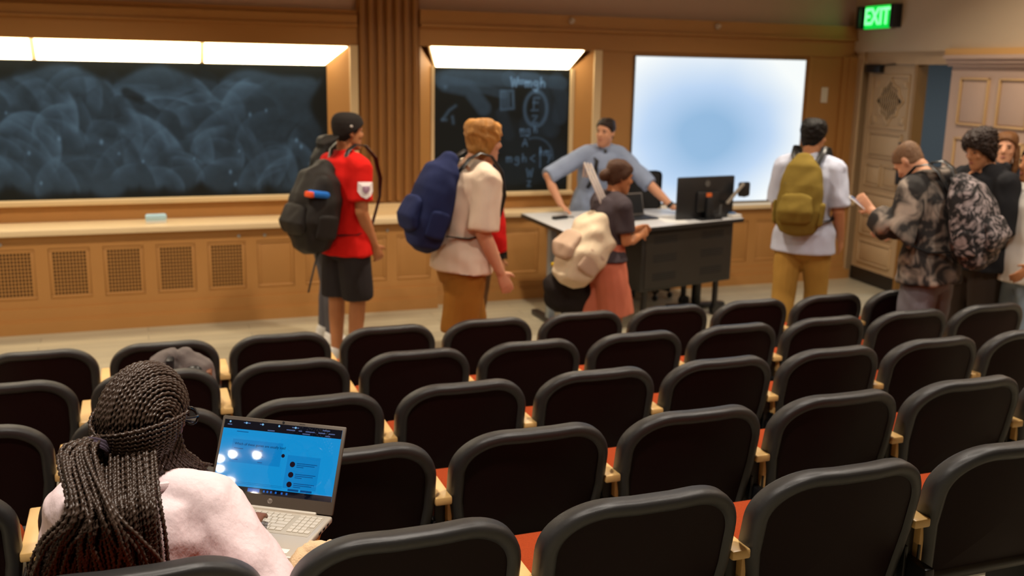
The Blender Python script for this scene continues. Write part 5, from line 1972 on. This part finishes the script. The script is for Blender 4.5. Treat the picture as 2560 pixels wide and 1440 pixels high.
# braids lying over the crown
cr = Braids()
for i in range(38):
    phi = -84 + 168 * i / 37
    pts = []
    for k in range(12):
        th_ = 22 + (196 - 22) * k / 11
        f = k / 11
        pts.append(skull(phi + 1.2 * math.sin(f * 2 + i), th_, .003 + .0012 * math.sin(i * 2.1)))
    cr.add(pts, r_=.0040, amp=.16)
cr.build('crown_braids', M_BRAID, FW.root)
# side bands swept back to the tie
bd = Braids()
for i in range(10):
    f = i / 9
    a0 = MHW @ Vector((.088, .055 - .03 * f, .035 - .085 * f))
    pts = [a0]
    t1 = TIE + FW.root.matrix_world.to_3x3().inverted() @ Vector((0, 0, .018 - .036 * f))
    q0, q1 = inv @ a0, inv @ t1
    for k in range(1, 8):
        u = k / 8
        q = q0.lerp(q1, u)
        # push out to the skull
        e = math.sqrt((q.x / (HA + .013)) ** 2 + ((q.y + .006) / (HB + .015)) ** 2 + ((q.z - .004) / (HC_ + .012)) ** 2)
        lift = Vector((0, 0, -.006 * math.sin(u * PI)))
        pts.append(MHW @ (q / max(e, .2) * 1.0 + lift))
    pts.append(t1)
    bd.add(pts)
for i in range(9):
    f = i / 8
    a0 = MHW @ Vector((-.088, .03, .045 - .08 * f))
    t1 = TIE + Vector((0, 0, .014 - .03 * f))
    q0, q1 = inv @ a0, inv @ t1
    pts = [a0]
    for k in range(1, 6):
        q = q0.lerp(q1, k / 6)
        e = math.sqrt((q.x / (HA + .012)) ** 2 + ((q.y + .006) / (HB + .014)) ** 2 + ((q.z - .004) / (HC_ + .012)) ** 2)
        pts.append(MHW @ (q / max(e, .2)))
    pts.append(t1)
    bd.add(pts)
bd.build('side_braids', M_BRAID, FW.root)
# hair tie
rot = FW.root.matrix_world.to_3x3().inverted()
td = (rot @ Vector((-.25, -.7, -.5))).normalized()
u1 = td.orthogonal().normalized()
u2 = td.cross(u1)
b = MB()
for w_ in (0, .007, .013):
    b.tube([TIE + td * (.012 + w_) + (u1 * math.cos(a) + u2 * math.sin(a)) * (.030 - w_ * .2) for a in np.linspace(0, 2 * PI, 20)], .0042, 6)
b.build('hair_tie', cloth('purple_grey_elastic', (72, 62, 74)), FW.root, True)


# hanging braids: world points turned into figure space
IW = FW.root.matrix_world.inverted()


def wp(x, y, z):
    return IW @ Vector((x, y, z))


MW = FW.root.matrix_world


def back_y(x, z):
    """rough surface of her back in world y (towards the camera is smaller)"""
    return 2.135 + .2 * max(0, z - 1.20) + .5 * (x + .03) ** 2


hg = Braids()
TW = MW @ TIE
for i in range(110):
    # from the tie: a tail fanning out to the left and down
    f = rb.random()
    a = rb.uniform(0, 2 * PI)
    rr = .024 * math.sqrt(rb.random())
    s0 = TIE + u1 * math.cos(a) * rr + u2 * math.sin(a) * rr
    xe = -.240 + .20 * f + rb.uniform(-.03, .03)
    ze = rb.uniform(.98, 1.08)
    lay = rb.uniform(0, .055)
    p = MW @ s0
    spread = (rb.random() - .5)
    q1 = p + Vector((-.035 + .05 * (f - .5), -.035 - lay * .5, -.010 + .012 * spread))
    q2 = Vector((p.x + (xe - p.x) * .42, min(q1.y, back_y(0, 1.3) - .045 - lay), p.z - .095 + .02 * spread))
    q3 = Vector((p.x + (xe - p.x) * .80, back_y(xe, 1.2) - .035 - lay, 1.215 + .02 * spread))
    q4 = Vector((xe + rb.uniform(-.02, .02), back_y(xe, 1.12) - .03 - lay * .7, 1.13))
    q5 = Vector((xe + rb.uniform(-.015, .015), back_y(xe, ze) - .03 - lay * .5, ze))
    hg.add([IW @ v for v in (p, q1, q2, q3, q4, q5)], r_=BR * rb.uniform(.9, 1.1))
for i in range(150):
    # from the back of the skull below the bands
    f = i / 149
    phi = -78 + 150 * f
    p = MW @ skull(phi, 190 + rb.uniform(0, 26), .002)
    xe = -.245 + .255 * f + rb.uniform(-.03, .02)
    ze = rb.uniform(.97, 1.08)
    lay = rb.uniform(-.004, .022)
    q1 = p + Vector(((xe - p.x) * .15, -.010, -.05))
    q2 = Vector((p.x + (xe - p.x) * .45, min(p.y, back_y(xe, 1.28) - .022 - lay), 1.265))
    q3 = Vector((p.x + (xe - p.x) * .85, back_y(xe, 1.2) - .022 - lay, 1.19))
    q4 = Vector((xe, back_y(xe, 1.1) - .02 - lay, 1.10))
    q5 = Vector((xe + rb.uniform(-.012, .012), back_y(xe, ze) - .02 - lay, ze))
    hg.add([IW @ v for v in (p, q1, q2, q3, q4, q5)], r_=BR * rb.uniform(.9, 1.1))
for i in range(32):
    # on the right, falling in front of the shoulder
    f = i / 31
    p = MW @ skull(80 - 6 * rb.random(), 150 - 120 * f, .004)
    p = MW @ (MHW @ Vector((.080, -.055 + .105 * f, -.035 + .02 * rb.random())))
    L = rb.uniform(.10, .15)
    q1 = p + Vector((.010, .004, -.045))
    q2 = p + Vector((.020 + .02 * f, .012 + .02 * f, -.085))
    q3 = p + Vector((.030 + .04 * f, .03 + .05 * f, -L))
    hg.add([IW @ v for v in (p, q1, q2, q3)], r_=BR * rb.uniform(.85, 1.05))
hg.build('hanging_braids', M_BRAID, FW.root)
# neckband of the T-shirt
_c = FW.sp[6] - FW.U1 * .012
pts = [_c + FW.R * (.082 * math.cos(a)) + FW.F * (.078 * math.sin(a) + .006) - FW.U1 * (.012 * math.sin(a) + .0 * a) for a in np.linspace(0, 2 * PI, 26)]
MB().loft(pts, [(.011, .007)] * 26, side=FW.U1, n=8).build('neckband', mat('pink_rib', lin(236, 212, 214), .95, bump=.2, bscale=500), FW.shirt, True)
# glasses
GL = MB()
M_FRAME = mat('dark_glasses_frame', (.012, .01, .01), .3)
for s in (-1, 1):
    pts = [MHW @ Vector((s * .036 + .027 * math.cos(a), .108, .014 + .021 * math.sin(a))) for a in np.linspace(0, 2 * PI, 20)]
    GL.tube(pts, .0028, 6)
    GL.tube([MHW @ Vector((s * .063, .107, .020)), MHW @ Vector((s * .080, .085, .020)), MHW @ Vector((s * .084, -.005, .012))], .0028, 6)
GL.tube([MHW @ Vector((-.010, .110, .016)), MHW @ Vector((.010, .110, .016))], .0025, 6)
g = GL.build('glasses', M_FRAME, FW.root, True)
for s in (-1, 1):
    b = MB()
    b.add([MHW @ Vector((s * .036 + .0255 * math.cos(a), .108, .014 + .0195 * math.sin(a))) for a in np.linspace(0, 2 * PI, 18, endpoint=False)], [tuple(range(18))])
    b.build('lens', mat('lens_glass', (.75, .75, .7), .03, trans=.95, spec=.6), g)

# canvas bag on the next seat
TB = empty('tote_bag', (.37, 2.22, .402 + .455), R(20), label='crumpled beige canvas bag on the seat beside the laptop', cat='bag')
b = MB()
b.loft([(0, 0, .015), (.0, 0, .07), (-.02, .01, .13), (-.05, .02, .165)], [(.13, .07), (.135, .075), (.11, .06), (.06, .03)], side=(1, 0, 0), n=16)
link('bag_body', remesh(b, .006, 2, wav(8, 70, .0055, (1, 1, 2.2))), TB, cloth('beige_canvas_bag', (222, 192, 152), .06, bump=.4))
b = MB()
b.loft([(-.10, -.03, .10), (-.13, -.05, .05), (-.15, -.08, .02)], [(.03, .008)] * 3, side=(0, 1, 0), n=8)
b.build('bag_strap', MATS['beige_canvas_bag'], TB, True)
